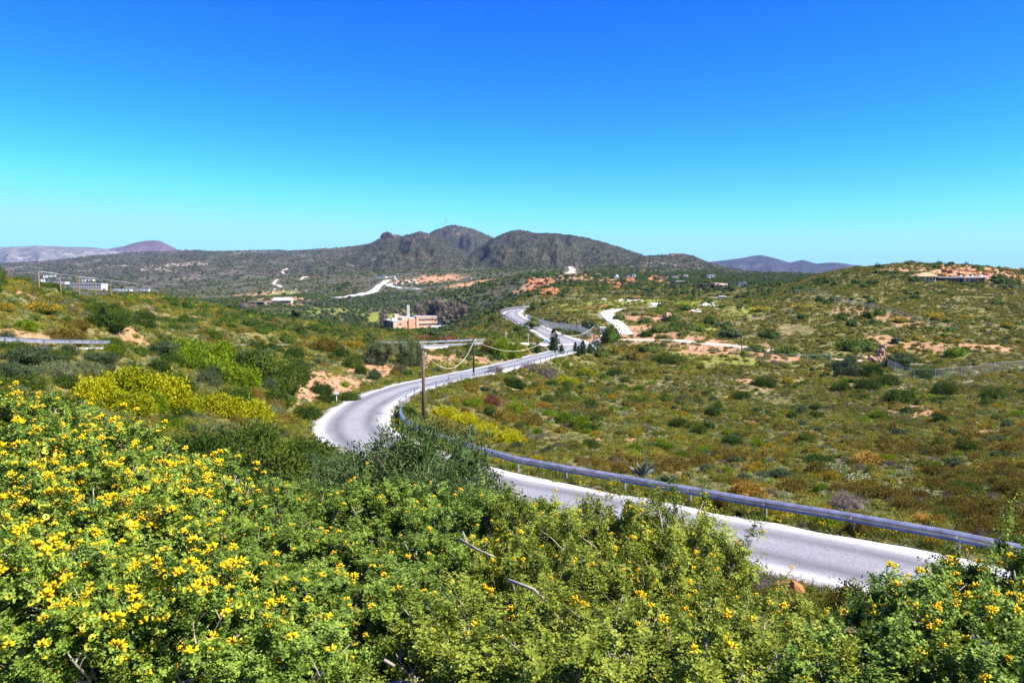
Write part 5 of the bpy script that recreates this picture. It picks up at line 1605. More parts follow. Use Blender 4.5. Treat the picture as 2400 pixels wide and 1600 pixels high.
for reg, items in {
    'L': [(40, 885, 110, 40, 'olive'), (130, 880, 100, 40, 'sage'), (60, 908, 90, 40, 'mastic'), (150, 905, 80, 30, 'mastic'), (0, 880, 90, 40, 'olive'), (200, 872, 80, 34, 'sage'), (110, 852, 80, 30, 'olive'), (225, 945, 120, 80, 'spurge'), (300, 930, 140, 85, 'spurge'), (385, 950, 150, 95, 'spurge'), (300, 968, 130, 60, 'spurge'), (440, 975, 90, 62, 'spurge'), (530, 975, 95, 62, 'spurge'), (592, 984, 95, 60, 'spurge'), (640, 1065, 90, 30, 'spurge'), (650, 1085, 70, 30, 'spurge'),
          (440, 838, 95, 56, 'lime'), (520, 838, 85, 50, 'lime'), (510, 884, 130, 66, 'lime'), (452, 868, 80, 40, 'lime'), (565, 905, 90, 60, 'lime'), (60, 770, 60, 26, 'lime'), (590, 1020, 90, 28, 'lime'), (500, 1010, 80, 24, 'sage'),
          (640, 905, 130, 80, 'mastic'), (600, 868, 130, 60, 'mastic'), (690, 890, 90, 60, 'mastic'), (645, 950, 90, 50, 'mastic'), (550, 945, 100, 50, 'mastic'), (250, 768, 110, 46, 'mastic'), (150, 800, 110, 40, 'rust'), (330, 768, 80, 30, 'mastic'), (820, 940, 60, 30, 'mastic'), (760, 945, 60, 26, 'mastic'), (720, 980, 90, 36, 'mastic'),
          (490, 905, 70, 50, 'sage'), (460, 985, 50, 26, 'sage'), (640, 970, 60, 30, 'sage'), (180, 770, 60, 24, 'rust'), (90, 728, 90, 26, 'broom'), (10, 730, 40, 26, 'broom'), (48, 654, 28, 10, 'broom'), (340, 703, 40, 12, 'broom'), (10, 665, 24, 14, 'broom'), (120, 752, 30, 12, 'broom'), (236, 702, 16, 8, 'broom'), (500, 730, 36, 10, 'broom'), (575, 720, 50, 20, 'burnet'),
          (890, 856, 96, 72, 'greypine'), (962, 858, 92, 78, 'greypine'), (760, 820, 90, 34, 'rust'), (830, 815, 60, 24, 'broom'), (680, 775, 50, 24, 'mastic'), (780, 785, 80, 24, 'mastic'), (1000, 800, 60, 18, 'redbush'), (1050, 800, 60, 20, 'redbush'), (1022, 790, 40, 20, 'olive'), (1100, 800, 50, 20, 'rust'), (845, 880, 30, 34, 'mastic'), (875, 890, 36, 30, 'olive'), (935, 873, 40, 24, 'sage'), (380, 835, 90, 44, 'olive'), (60, 850, 120, 50, 'olive'), (240, 850, 90, 34, 'olive'), (160, 835, 60, 30, 'olive')],
    'B': [(1040, 978, 76, 34, 'spurge'), (1092, 996, 76, 34, 'spurge'), (1142, 1016, 64, 32, 'spurge'), (1192, 1040, 70, 40, 'spurge'), (1112, 952, 48, 24, 'lime'), (1152, 950, 46, 32, 'redbush'), (1030, 1026, 92, 54, 'rust'), (952, 978, 62, 34, 'mastic'), (1112, 1032, 26, 16, 'broom'), (1250, 1000, 50, 26, 'rust'), (1185, 985, 70, 34, 'rust'), (1290, 945, 46, 24, 'mastic'), (1270, 960, 40, 24, 'gold'), (1240, 925, 36, 16, 'broom'), (1320, 925, 40, 24, 'mastic'), (1420, 975, 50, 20, 'rust'), (1160, 875, 50, 24, 'burnet'), (1240, 868, 46, 22, 'burnet'), (1284, 885, 46, 36, 'burnet'), (1200, 905, 60, 26, 'mastic'), (1100, 915, 60, 22, 'rust'), (1330, 900, 60, 22, 'spurge'), (1372, 880, 46, 22, 'spurge'), (1440, 880, 46, 24, 'mastic'), (1420, 920, 36, 16, 'sage'), (975, 1010, 30, 20, 'cushion'), (1085, 1045, 60, 24, 'sage')],
    'M': [(1451, 749, 34, 18, 'mastic'), (1512, 758, 42, 17, 'mastic'), (1489, 740, 24, 11, 'mastic'), (1506, 738, 12, 7, 'mastic'), (1553, 722, 34, 20, 'mastic'), (1541, 728, 38, 11, 'lime'), (1590, 732, 26, 11, 'lime'), (1600, 718, 44, 16, 'lime'), (1606, 728, 34, 16, 'mastic'), (1576, 753, 40, 22, 'mastic'), (1552, 776, 66, 24, 'mastic'), (1592, 768, 52, 18, 'mastic'), (1516, 791, 36, 17, 'mastic'), (1553, 793, 40, 15, 'mastic'), (1666, 758, 50, 22, 'mastic'), (1700, 770, 48, 22, 'olive'), (1716, 797, 66, 32, 'olive'), (1636, 769, 32, 14, 'lime'), (1600, 788, 28, 13, 'mastic'), (1475, 728, 20, 8, 'mastic'), (1540, 735, 22, 7, 'mastic'), (1565, 731, 16, 8, 'mastic'), (1498, 716, 18, 8, 'mastic'), (1660, 710, 30, 8, 'mastic'), (1616, 702, 40, 10, 'mastic')],
    'J': [(1432, 804, 54, 48, 'mastic'), (1378, 774, 42, 28, 'olive'), (1176, 838, 50, 52, 'lime'), (1207, 842, 36, 46, 'lime'), (1150, 826, 50, 30, 'rust'), (1410, 838, 40, 24, 'mastic'), (1460, 828, 60, 20, 'rust'), (1490, 842, 60, 20, 'rust'), (1220, 775, 60, 18, 'mastic'), (1340, 785, 50, 16, 'mastic'), (1245, 800, 30, 12, 'rust')],
    'F': [(1522, 823, 62, 28, 'mastic'), (1562, 850, 84, 30, 'mastic'), (1803, 791, 72, 28, 'mastic'), (1771, 824, 54, 26, 'mastic'), (1841, 832, 74, 26, 'mastic'), (1915, 842, 72, 24, 'mastic'), (1745, 832, 24, 14, 'lime'), (1640, 805, 26, 10, 'cushion')],
    'R': [(2010, 818, 90, 40, 'mastic'), (1972, 814, 36, 18, 'mastic'), (2098, 807, 26, 22, 'olive'), (1921, 708, 26, 16, 'mastic'), (1953, 706, 24, 14, 'mastic'), (1940, 712, 24, 14, 'mastic'), (1880, 747, 28, 15, 'mastic'), (2049, 759, 40, 16, 'mastic'), (1978, 743, 30, 14, 'mastic'), (2110, 756, 50, 14, 'broom'), (2200, 752, 50, 20, 'broom'), (2176, 742, 50, 16, 'broom'), (2254, 744, 34, 10, 'broom'), (2360, 768, 46, 16, 'broom'), (1880, 720, 60, 12, 'broom'), (1785, 730, 50, 14, 'broom'), (2240, 836, 60, 32, 'lime'), (1793, 908, 54, 34, 'mastic'), (1736, 935, 52, 26, 'mastic'), (1880, 970, 32, 22, 'olive'), (1918, 1013, 24, 16, 'olive'), (1876, 997, 32, 15, 'olive'), (2230, 1027, 34, 26, 'olive'), (2336, 1042, 44, 26, 'olive'), (2358, 997, 28, 18, 'olive'), (1714, 1042, 62, 28, 'mastic'), (2326, 936, 58, 34, 'mastic'), (2214, 924, 62, 38, 'mastic'), (1846, 900, 30, 18, 'broom'), (2110, 1000, 40, 20, 'mastic'), (2060, 980, 50, 20, 'lime'), (1500, 960, 40, 12, 'rust'), (1480, 985, 50, 14, 'rust'), (2020, 1050, 50, 16, 'rust'), (1600, 935, 30, 12, 'sage'), (2200, 975, 30, 18, 'broom')],
    'W': [(1982, 884, 68, 52, 'olive'), (2040, 884, 60, 42, 'mastic'), (2112, 866, 100, 52, 'olive'), (1972, 918, 52, 32, 'mastic'), (2033, 912, 62, 36, 'mastic'), (2112, 944, 84, 44, 'mastic'), (1995, 852, 40, 20, 'olive'), (2080, 905, 60, 34, 'mastic'), (2160, 880, 60, 30, 'mastic'), (2185, 880, 50, 22, 'mastic')],
    'N': [(1752, 1164, 104, 46, 'gold'), (2160, 1222, 54, 24, 'gold'), (1990, 1192, 100, 50, 'burnet'), (1580, 1098, 90, 34, 'rust'), (1640, 1090, 80, 30, 'rust'), (1540, 1085, 60, 26, 'rust'), (1920, 1110, 80, 36, 'rust'), (1860, 1150, 100, 40, 'rust'), (2060, 1170, 110, 44, 'rust'), (2130, 1195, 90, 36, 'rust'), (2260, 1160, 90, 40, 'mastic'), (2330, 1210, 100, 50, 'rust'), (2220, 1220, 70, 34, 'mastic'), (1830, 1120, 60, 26, 'olive'), (1790, 1120, 40, 22, 'olive'), (2030, 1090, 70, 40, 'gold'), (2180, 1100, 50, 26, 'mastic'), (1920, 1085, 80, 24, 'mastic'), (2010, 1130, 60, 24, 'cistus'), (1960, 1110, 70, 26, 'cistus'), (2160, 1165, 60, 24, 'cistus'), (1700, 1130, 60, 24, 'cushion')],
    'T': [(2367, 668, 56, 24, 'mastic'), (2340, 662, 40, 26, 'mastic'), (2140, 662, 26, 18, 'mastic'), (2376, 680, 60, 20, 'olive'), (2200, 672, 30, 8, 'mastic'), (2290, 676, 36, 12, 'mastic'), (2240, 668, 40, 9, 'mastic')]}.items():
    byk = {}
    for (u, v, w, h, k) in items:
        byk.setdefault(k, []).append((u, v, w, h))
    for k, lst in byk.items():
        lst.sort()
        for i, (u, v, w, h) in enumerate(lst):
            p = hit(u, v, 22)
            if len(lst) == 1: which = ''
            elif i == 0: which = ', leftmost one'
            elif i == len(lst) - 1: which = ', rightmost one'
            else: which = ', %s from left' % (['first', 'second', 'third', 'fourth', 'fifth', 'sixth', 'seventh', 'eighth', 'ninth', 'tenth'][i] if i < 10 else ['eleventh', 'twelfth', 'thirteenth', 'fourteenth', 'fifteenth', 'sixteenth', 'seventeenth', 'eighteenth', 'nineteenth', 'twentieth'][i - 10])
            r = w * p.y / FPX / 2 * 1.05
            hz = h * p.y / FPX * (0.95 if reg in 'J' or k in ('greypine', 'olive') else 0.84)
            HERO.append((p, r, hz, k, f'{KDESC[k]} {REGION[reg]}{which}', f'{k} shrubs {REGION[reg]}'))
for n_, (p, r, hz, k, lab, grp) in enumerate(HERO):
    lod = 2 if p.y < 150 else 1
    kk = k
    o = link(k.replace('greypine', 'pine').replace('redbush', 'heath').replace('rust', 'heath').replace('gold', 'heath') + '_shrub', template(kk, lod, n_ % NVAR), None, (p.x, p.y, p.z - 0.06 * r),
             (0, 0, random.uniform(0, 6.28)), (r, r * random.uniform(0.8, 1.1), hz / KINDS[kk][0] * 0.95))
    tag(o, lab, 'shrub', grp)
    PRUNE.append((p.x, p.y, r * 0.8))

# ------------------------------------------------------------------ foreground: flowering tree medick bushes
def fore_mat(name, c1, c2, trans=0.24, rough=0.5):
    t = NT(name)
    oi = t.n('ObjectInfo').outputs['Random']
    tint = t.attr('tint').outputs['Fac']
    big = t.noise(3.0, 3, 0.6, t.pos()).outputs['Fac']
    f = t.math('ADD', t.math('MULTIPLY', tint, 0.75), t.math('ADD', t.math('MULTIPLY', oi, 0.2), t.math('MULTIPLY', t.math('SUBTRACT', big, 0.5), 0.9)))
    c = t.mix(f, c1, c2)
    p = t.principled(c, rough, 0.14)
    tr = t.n('BsdfTranslucent'); t.l(c, tr.inputs['Color'])
    mx = t.n('MixShader'); mx.inputs[0].default_value = trans
    t.l(p.outputs[0], mx.inputs[1]); t.l(tr.outputs[0], mx.inputs[2])
    return t.done(mx.outputs[0])


M_MEDICK = fore_mat('medick_leaf', (0.026, 0.085, 0.010), (0.310, 0.410, 0.055))
M_MEDICK_Y = fore_mat('medick_leaf_yellowish', (0.042, 0.088, 0.007), (0.370, 0.400, 0.045))
M_PETAL = fore_mat('medick_petal', (0.80, 0.44, 0.006), (0.90, 0.66, 0.02), 0.2)
M_POD = fore_mat('medick_pod', (0.38, 0.40, 0.03), (0.60, 0.56, 0.06), 0.25)
M_TWIG = simple_mat('pale_grey_twig', (0.42, 0.36, 0.28), 0.85, 0.35, 14.0)


def medick(seed, mat, sparse=1.0):
    """unit bush (about 1 m tall, 0.62 m radius): stems, leaf cloud, and where its flower heads sit"""
    rng = np.random.default_rng(seed)
    stems = MB()
    LC, LN, tips = [], [], []
    nst = 15
    for s in range(nst):
        th = 2 * math.pi * (s + rng.random() * 0.8) / nst
        lean = rng.uniform(0.08, 0.66) if s % 3 else rng.uniform(0.0, 0.25)
        H = rng.uniform(0.78, 1.0) * (1 - 0.38 * lean * lean)
        end = np.array([lean * math.cos(th), lean * math.sin(th), H])
        b = np.array([0.05 * math.cos(th), 0.05 * math.sin(th), -0.15])
        bend = np.array([lean * 0.35 * math.cos(th), lean * 0.35 * math.sin(th), H * 0.55]) + rng.normal(0, 0.03, 3)
        pts = [b, bend * 0.5 + b * 0.5, bend, (bend + end) / 2 + rng.normal(0, 0.02, 3), end]
        stems.tube(pts, [0.013, 0.011, 0.0085, 0.006, 0.003], 5, False)
        for q in range(8):
            f = rng.uniform(0.32, 1.0)
            i = min(int(f * 4), 3); g = f * 4 - i
            o = pts[i] * (1 - g) + pts[i + 1] * g
            d = rng.normal(0, 1, 3); d[2] = abs(d[2]) * 0.7 + 0.25
            d = d / np.linalg.norm(d) + 0.6 * np.array([math.cos(th) * lean, math.sin(th) * lean, 0.2])
            L = rng.uniform(0.10, 0.24) * (1.15 - 0.4 * f)
            e = o + d * L
            stems.tube([o, (o + e) / 2 + rng.normal(0, 0.012, 3), e], [0.004, 0.003, 0.0018], 3, False)
            for w in range(4):
                f2 = rng.uniform(0.35, 1.0)
                o2 = o + (e - o) * f2
                d2 = d / np.linalg.norm(d) * 0.6 + rng.normal(0, 0.55, 3) + np.array([0, 0, 0.25])
                e2 = o2 + d2 * rng.uniform(0.05, 0.10)
                n = int(42 * sparse)
                ff = rng.uniform(0.0, 1.05, n)[:, None]
                LC.append(o2 + (e2 - o2) * ff + rng.normal(0, 0.014, (n, 3)))
                LN.append(np.tile(d2, (n, 1)) + rng.normal(0, 0.4, (n, 3)) + np.array([0, 0, 0.5]))
                tips.append((e2, d2))
    C = np.vstack(LC); N = unit(np.vstack(LN))
    n = len(C)
    # three leaflets to a leaf, folded a little
    s1 = unit(np.cross(N, rng.normal(0, 1, (n, 3)))); s2 = np.cross(N, s1)
    Vs, tint = [], []
    tl = rng.random(n)
    for k in range(3):
        a = 2.1 * k + rng.normal(0, 0.15, n)
        d = unit(s1 * np.cos(a)[:, None] + s2 * np.sin(a)[:, None] + N * rng.uniform(0.1, 0.7, n)[:, None])
        side = unit(np.cross(d, N))
        L = (0.0130 * rng.uniform(0.75, 1.25, n))[:, None]; W = L * 0.78
        m = C + d * L * 0.62
        Vs.append(np.stack([C, m + side * W * 0.5, C + d * L, m - side * W * 0.5], 1))
        tint.append(tl)
    Vv = np.concatenate(Vs, 0).reshape(-1, 3)
    Fv = np.arange(len(Vv)).reshape(-1, 4)
    lm = mesh_np('leaves', Vv, Fv, mat, False, {'tint': np.repeat(np.concatenate(tint), 4)})
    return stems.mesh('branches', M_TWIG, True), lm, tips


def flower_mesh(seed):
    rng = np.random.default_rng(seed)
    Vs, Fs, tint = [], [], []
    for k in range(18):
        d = rng.normal(0, 1, 3); d[2] = abs(d[2]) * 0.8 + 0.25; d /= np.linalg.norm(d)
        s = np.cross(d, rng.normal(0, 1, 3)); s /= np.linalg.norm(s); q = np.cross(d, s)
        L = rng.uniform(0.010, 0.018); w = 0.0033
        o = d * 0.004
        b = len(Vs)
        Vs += [o, o + d * L * 0.6 + s * w, o + d * L * 0.6 + q * w, o + d * L * 0.6 - s * w, o + d * L * 0.6 - q * w, o + d * L]
        Fs += [(b, b + 1, b + 2), (b, b + 2, b + 3), (b, b + 3, b + 4), (b, b + 4, b + 1), (b + 5, b + 2, b + 1), (b + 5, b + 3, b + 2), (b + 5, b + 4, b + 3), (b + 5, b + 1, b + 4)]
        tint += [rng.random()] * 6
    return mesh_np('flower_head', np.array(Vs), np.array(Fs), M_PETAL, False, {'tint': np.array(tint)})


def pod_mesh(seed):
    rng = np.random.default_rng(seed)
    Vs, Fs, tint = [], [], []
    for k in range(7):
        c = rng.normal(0, 0.010, 3) + np.array([0, 0, -0.006])
        n = rng.normal(0, 1, 3); n /= np.linalg.norm(n)
        s = np.cross(n, rng.normal(0, 1, 3)); s /= np.linalg.norm(s); q = np.cross(n, s)
        b = len(Vs); r = rng.uniform(0.0055, 0.0075)
        for j in range(8):
            a = j * math.pi / 4
            e = s * math.cos(a) + q * math.sin(a)
            Vs += [c + e * r + n * 0.0012 * math.sin(a * 0.5), c + e * r * 0.35 + n * 0.0022]
        for j in range(8):
            j2 = (j + 1) % 8
            Fs.append((b + 2 * j, b + 2 * j2, b + 2 * j2 + 1, b + 2 * j + 1))
        tint += [rng.random()] * 16
    return mesh_np('pod_cluster', np.array(Vs), np.array(Fs), M_POD, False, {'tint': np.array(tint)})


FLOW = [flower_mesh(i) for i in range(4)]
PODS = [pod_mesh(i) for i in range(3)]
MED = [medick(201, M_MEDICK), medick(202, M_MEDICK), medick(203, M_MEDICK_Y), medick(204, M_MEDICK_Y, 0.75)]


def medick_bush(label, group, u, vtop, D, var, nflower, npod, fscale=1.0, wide=1.0):
    a, tt = ray(u, vtop)
    x, y = a * D, D
    g = gz(x, y)
    H = max(tt * D - g, 0.45)
    st, lv, tips = MED[var]
    s = H / (1.08 if 'right' in group else 0.98)
    t = thing('medick_bush', label, 'bush', (x, y, g), random.uniform(0, 6.28), group)
    sw = max(min(s * 1.05, 1.3), 0.72) * wide
    t.scale = (sw, sw, s)
    link('branches', st, t)
    o = link('leaves', lv, t); o['kind'] = 'stuff'
    # blossom sits on the outer, upper twigs
    cand = [q for q in tips if q[0][2] > 0.45 or math.hypot(q[0][0], q[0][1]) > 0.45]
    random.shuffle(cand)
    for k, (e, d) in enumerate(cand[:nflower]):
        f = random.uniform(0.8, 1.35) * fscale
        link('flower_head', FLOW[k % 4], t, (e[0] + d[0] * 0.012, e[1] + d[1] * 0.012, e[2] + 0.012), (random.uniform(-.5, .5), random.uniform(-.5, .5), random.uniform(0, 6.28)), (f / sw, f / sw, f / s))
    for k, (e, d) in enumerate(cand[nflower:nflower + npod]):
        f = random.uniform(0.9, 1.4) * fscale
        link('pod_cluster', PODS[k % 3], t, (e[0], e[1], e[2]), (random.uniform(-.5, .5), random.uniform(-.5, .5), random.uniform(0, 6.28)), (f / sw, f / sw, f / s))
    PRUNE.append((x, y, 0.6))
    return t


LBL = {'left': ('bush thick with yellow blossom and lime pods in the left foreground', 'blossoming bushes in the left foreground'),
       'mid': ('green bush with sparse yellow blossom in the centre foreground', 'green bushes in the centre foreground'),
       'front': ('green bush with pale bare twigs along the bottom edge', 'bushes along the bottom edge'),
       'crest': ('yellowish bush with upright sprigs standing against the road', 'sprigged bushes standing against the road'),
       'right': ('tall bush with orange-yellow blossom in the right foreground corner', 'tall blossoming bushes in the right corner')}
for reg, lst in {
    'left': [(-160, 930, 5.4, 0), (20, 950, 5.6, 1), (150, 985, 5.4, 0), (270, 1030, 5.2, 1), (390, 1090, 4.9, 0), (470, 1120, 4.6, 1), (-60, 1040, 4.0, 1), (90, 1060, 4.1, 0), (240, 1100, 4.0, 1), (370, 1170, 3.8, 0), (0, 1180, 3.1, 0), (150, 1200, 3.1, 1), (310, 1240, 3.0, 0), (60, 1330, 2.4, 1), (230, 1360, 2.4, 0), (-90, 1300, 2.4, 1), (400, 1370, 2.5, 1)],
    'mid': [(560, 1180, 5.4, 0), (670, 1165, 6.0, 1), (790, 1168, 6.2, 0), (905, 1165, 6.0, 1), (1010, 1165, 6.2, 0), (1110, 1175, 5.8, 1), (500, 1250, 4.2, 1), (630, 1270, 4.3, 0), (760, 1275, 4.3, 1), (890, 1280, 4.3, 0), (1020, 1280, 4.2, 1), (560, 1370, 3.2, 0), (700, 1385, 3.2, 1), (840, 1400, 3.3, 0), (980, 1400, 3.3, 1)],
    'crest': [(1210, 1190, 5.4, 2), (1320, 1185, 5.0, 3), (1430, 1200, 4.9, 2), (1545, 1190, 4.7, 3), (1600, 1240, 4.5, 2), (1150, 1290, 4.2, 2), (1290, 1300, 4.0, 2), (1420, 1310, 3.9, 3), (1550, 1330, 3.8, 2), (1640, 1360, 3.8, 3), (1700, 1400, 3.8, 3), (1590, 1205, 4.7, 3)],
    'front': [(520, 1480, 2.4, 0), (645, 1495, 2.4, 1), (1085, 1490, 2.6, 2), (1880, 1455, 3.5, 2), (1140, 1420, 3.1, 2), (1280, 1430, 3.0, 3), (1420, 1440, 2.9, 2), (1560, 1450, 2.9, 3), (1690, 1480, 2.9, 2), (1150, 1510, 2.4, 3), (1310, 1520, 2.3, 2), (1480, 1530, 2.3, 3), (1640, 1540, 2.3, 2), (1820, 1530, 2.6, 3), (1950, 1535, 2.7, 2), (2080, 1550, 2.4, 2), (2200, 1560, 2.2, 0)],
    'right': [(2275, 1330, 3.0, 1), (2370, 1295, 2.9, 0), (2460, 1310, 2.6, 1), (2200, 1390, 3.1, 0), (2330, 1400, 2.5, 1), (2440, 1420, 2.2, 0), (2230, 1440, 2.7, 1)]}.items():
    for (u, v, D, var) in lst:
        nf, npd, fs = {'left': (150, 100, 1.3), 'mid': (52, 16, 0.95), 'crest': (56, 6, 0.85), 'front': (20, 5, 1.0), 'right': (130, 0, 1.1)}[reg]
        medick_bush(LBL[reg][0], LBL[reg][1], u, v, D, var, nf, npd, fs, {'front': 1.1, 'mid': 1.1, 'crest': 0.85, 'right': 0.8, 'left': 1.0}[reg])

# the big silvery oleaster in front of the bend
p = at(955, 1205, 20.5); p.z = gz(p.x, p.y)
lob = []
rng = random.Random(77)
for k in range(16):
    th = rng.uniform(0, 6.28); q = math.sqrt(rng.random()) * 0.72
    lob.append((q * math.cos(th), q * math.sin(th), rng.uniform(0.15, 0.62) * (1.15 - 0.6 * q), rng.uniform(.22, .36), rng.uniform(.22, .36), rng.uniform(.2, .32)))
oc = crown('crown', LM['oleaster'], lob, 1500, 20, 0.046, 777, 0.045, 0.5, 0, 0.3, -0.5, 0.6, 0.6)
t = thing('oleaster_bush', 'big dark silvery-green bush half hiding the road before the bend', 'bush', p)
t.scale = (2.45, 2.2, 3.05)
link('crown', oc, t); link('trunk', trunk_mesh('trunk', 0.7, 0.035, 12, 7, 0.9), t)
p = at(800, 1190, 23); p.z = gz(p.x, p.y)
t = thing('oleaster_bush', 'lower silvery-green bush left of the big one', 'bush', p, 1.2)
t.scale = (1.9, 1.6, 1.6)
link('crown', oc, t); link('trunk', trunk_mesh('trunk', 0.7, 0.035, 13, 6, 0.9), t)
# dead branches poking out of the bushes
for i, (pts, r) in enumerate([([(1075, 1262, 3.5), (1120, 1288, 3.4), (1160, 1305, 3.3)], 0.010), ([(1190, 1358, 3.0), (1250, 1380, 2.95), (1305, 1432, 2.9)], 0.011), ([(1085, 1245, 3.6), (1095, 1280, 3.5), (1120, 1288, 3.4)], 0.006), ([(468, 1452, 2.6), (452, 1500, 2.55), (440, 1548, 2.5)], 0.008), ([(1460, 1590, 2.3), (1400, 1545, 2.35), (1385, 1520, 2.4)], 0.007), ([(90, 1600, 2.2), (160, 1540, 2.25), (230, 1440, 2.3)], 0.012), ([(900, 1545, 2.4), (925, 1560, 2.4)], 0.008), ([(2275, 1490, 2.4), (2330, 1520, 2.35), (2400, 1560, 2.3)], 0.011)]):
    w = [at(*q) for q in pts]; r *= 0.7
    o = MB().tube([q - w[0] for q in w], [r, r * 0.8, r * 0.5][:len(w)], 6).build('dead_branch', M_TWIG, None, True, w[0])
    tag(o, ['thick bare grey branch leaning right in the centre foreground', 'long bare branch across the bushes right of centre', 'thin bare twig above the thick grey branch', 'pale upright bare twig in the left foreground', 'bare curved twig at the bottom right of centre', 'brown bare branch at the bottom left corner', 'short pale broken stick above the boulder', 'dark bare branch at the right edge'][i], 'branch')

# ------------------------------------------------------------------ scrub: scattered over the slopes
PR = np.array(PRUNE) if PRUNE else np.zeros((0, 3))
POOL = {}           # kind -> list of (x, y, z, r, h)


def keep_clear(x, y, r):
    ok = np.ones(len(x), bool)
    for (px, py, pr) in PR:
        ok &= (x - px) ** 2 + (y - py) ** 2 > (pr + 0.3 * r) ** 2
    return ok


def sow(kind, n, d0, d1, r0, r1, where=None, h=1.0, bare_ok=0.2, meadow_ok=0.25, clump=None, road_gap=0.35, amax=0.8):
    x, y = scatter(n, d0, d1, amax)
    z, b, m, e = grid_at(x, y)
    r = r0 + (r1 - r0) * RNG.random(n) ** 1.7
    ok = (e > road_gap + r * 0.85) & (RNG.random(n) < 1 - b * (1 - bare_ok)) & (RNG.random(n) < 1 - m * (1 - meadow_ok))
    if clump:
        sc, thr, sd = clump
        ok &= fbm(x / sc, y / sc, sd, 3) + RNG.normal(0, 0.08, n) > thr
    if where is not None:
        u, v = project(x, y, z)
        ok &= where(u, v, x, y)
    x, y, z, r = x[ok], y[ok], z[ok], r[ok]
    k2 = keep_clear(x, y, r)
    POOL.setdefault(kind, []).append(np.stack([x, y, z - 0.05 * r, r, r * h * RNG.uniform(0.75, 1.25, len(x))], 1)[k2])


LEFT = lambda u, v, x, y: x < np.interp(y, [0, 40, 60, 75, 100, 130, 165, 240], [30, 0, -12, -15, -10, 0, 10, 8])
RIGHT = lambda u, v, x, y: ~LEFT(u, v, x, y)
# right hillside: low cushions with gaps
sow('cushion', 26000, 28, 130, 0.14, 0.62, RIGHT, clump=(7, -0.3, 192))
sow('lime', 1800, 30, 150, 0.2, 0.7, RIGHT, clump=(11, 0.0, 171))
sow('rust', 3200, 65, 150, 0.2, 0.8, RIGHT, clump=(11, 0.0, 172))
sow('olive', 500, 40, 150, 0.3, 0.8, RIGHT, clump=(13, 0.05, 173))
sow('cushion', 38000, 130, 300, 0.28, 0.95, None, clump=(12, -0.35, 191))
sow('cushion', 24000, 300, 470, 0.5, 1.2, None)
sow('sage', 9000, 28, 150, 0.12, 0.5, RIGHT, clump=(9, -0.05, 61))
sow('sage', 9000, 150, 420, 0.3, 0.9, None, clump=(16, 0.0, 62))
sow('burnet', 8000, 28, 150, 0.15, 0.5, RIGHT, clump=(8, 0.02, 63))
sow('burnet', 7000, 150, 460, 0.3, 0.9, None, clump=(20, 0.05, 64))
sow('cistus', 9000, 30, 150, 0.15, 0.5, RIGHT, clump=(10, 0.05, 65))
sow('rust', 4200, 28, 70, 0.25, 0.8, RIGHT, clump=(9, 0.02, 66))
sow('rust', 3500, 70, 300, 0.35, 1.0, None, clump=(14, 0.1, 67))
sow('broom', 2300, 28, 150, 0.2, 0.65, RIGHT, clump=(12, 0.12, 68))
sow('broom', 2600, 130, 460, 0.5, 1.3, None, clump=(22, 0.15, 69))
sow('mastic', 1100, 45, 150, 0.35, 1.1, RIGHT, clump=(16, 0.05, 70))
sow('mastic', 2600, 150, 470, 0.6, 2.0, None, clump=(24, 0.08, 71))
sow('lime', 700, 40, 300, 0.4, 1.2, None, clump=(14, 0.1, 72))
# left hillside: denser and bushier
sow('mastic', 4600, 12, 220, 0.35, 1.5, LEFT, clump=(9, -0.12, 73))
sow('sage', 9000, 10, 120, 0.15, 0.6, LEFT, clump=(7, -0.1, 74))
sow('cushion', 20000, 10, 130, 0.15, 0.6, LEFT)
sow('rust', 3000, 12, 220, 0.3, 1.0, LEFT, clump=(10, 0.05, 75))
sow('burnet', 3600, 14, 220, 0.2, 0.65, LEFT, clump=(8, 0.1, 76))
sow('lime', 1500, 14, 220, 0.3, 0.9, LEFT, clump=(10, 0.08, 77))
sow('olive', 1600, 20, 220, 0.35, 1.0, LEFT, clump=(12, 0.05, 78))
sow('broom', 500, 55, 220, 0.3, 0.8, LEFT, clump=(12, 0.2, 79))
sow('cistus', 1600, 90, 220, 0.3, 0.8, LEFT, clump=(16, 0.1, 80))
# valley, plain and the rise behind
sow('mastic', 17000, 300, 1500, 1.0, 2.6, None, clump=(60, -0.12, 81), meadow_ok=0.02, amax=0.72)
sow('olive', 9000, 420, 1500, 1.0, 2.6, None, clump=(70, -0.05, 82), meadow_ok=0.02, amax=0.72)
sow('mastic', 12000, 430, 950, 0.9, 2.4, None, clump=(40, -0.25, 181), meadow_ok=0.02, amax=0.5)
sow('olive', 8000, 430, 950, 0.9, 2.2, None, clump=(30, -0.2, 182), meadow_ok=0.02, amax=0.5)
sow('burnet', 8000, 460, 1500, 1.0, 2.2, None, clump=(50, 0.0, 83), meadow_ok=0.0, amax=0.72)
sow('rust', 5000, 460, 1500, 1.0, 2.2, None, clump=(50, 0.1, 84), meadow_ok=0.0, amax=0.72)
sow('cushion', 7000, 460, 1200, 1.0, 2.0, None, meadow_ok=0.05, amax=0.72)

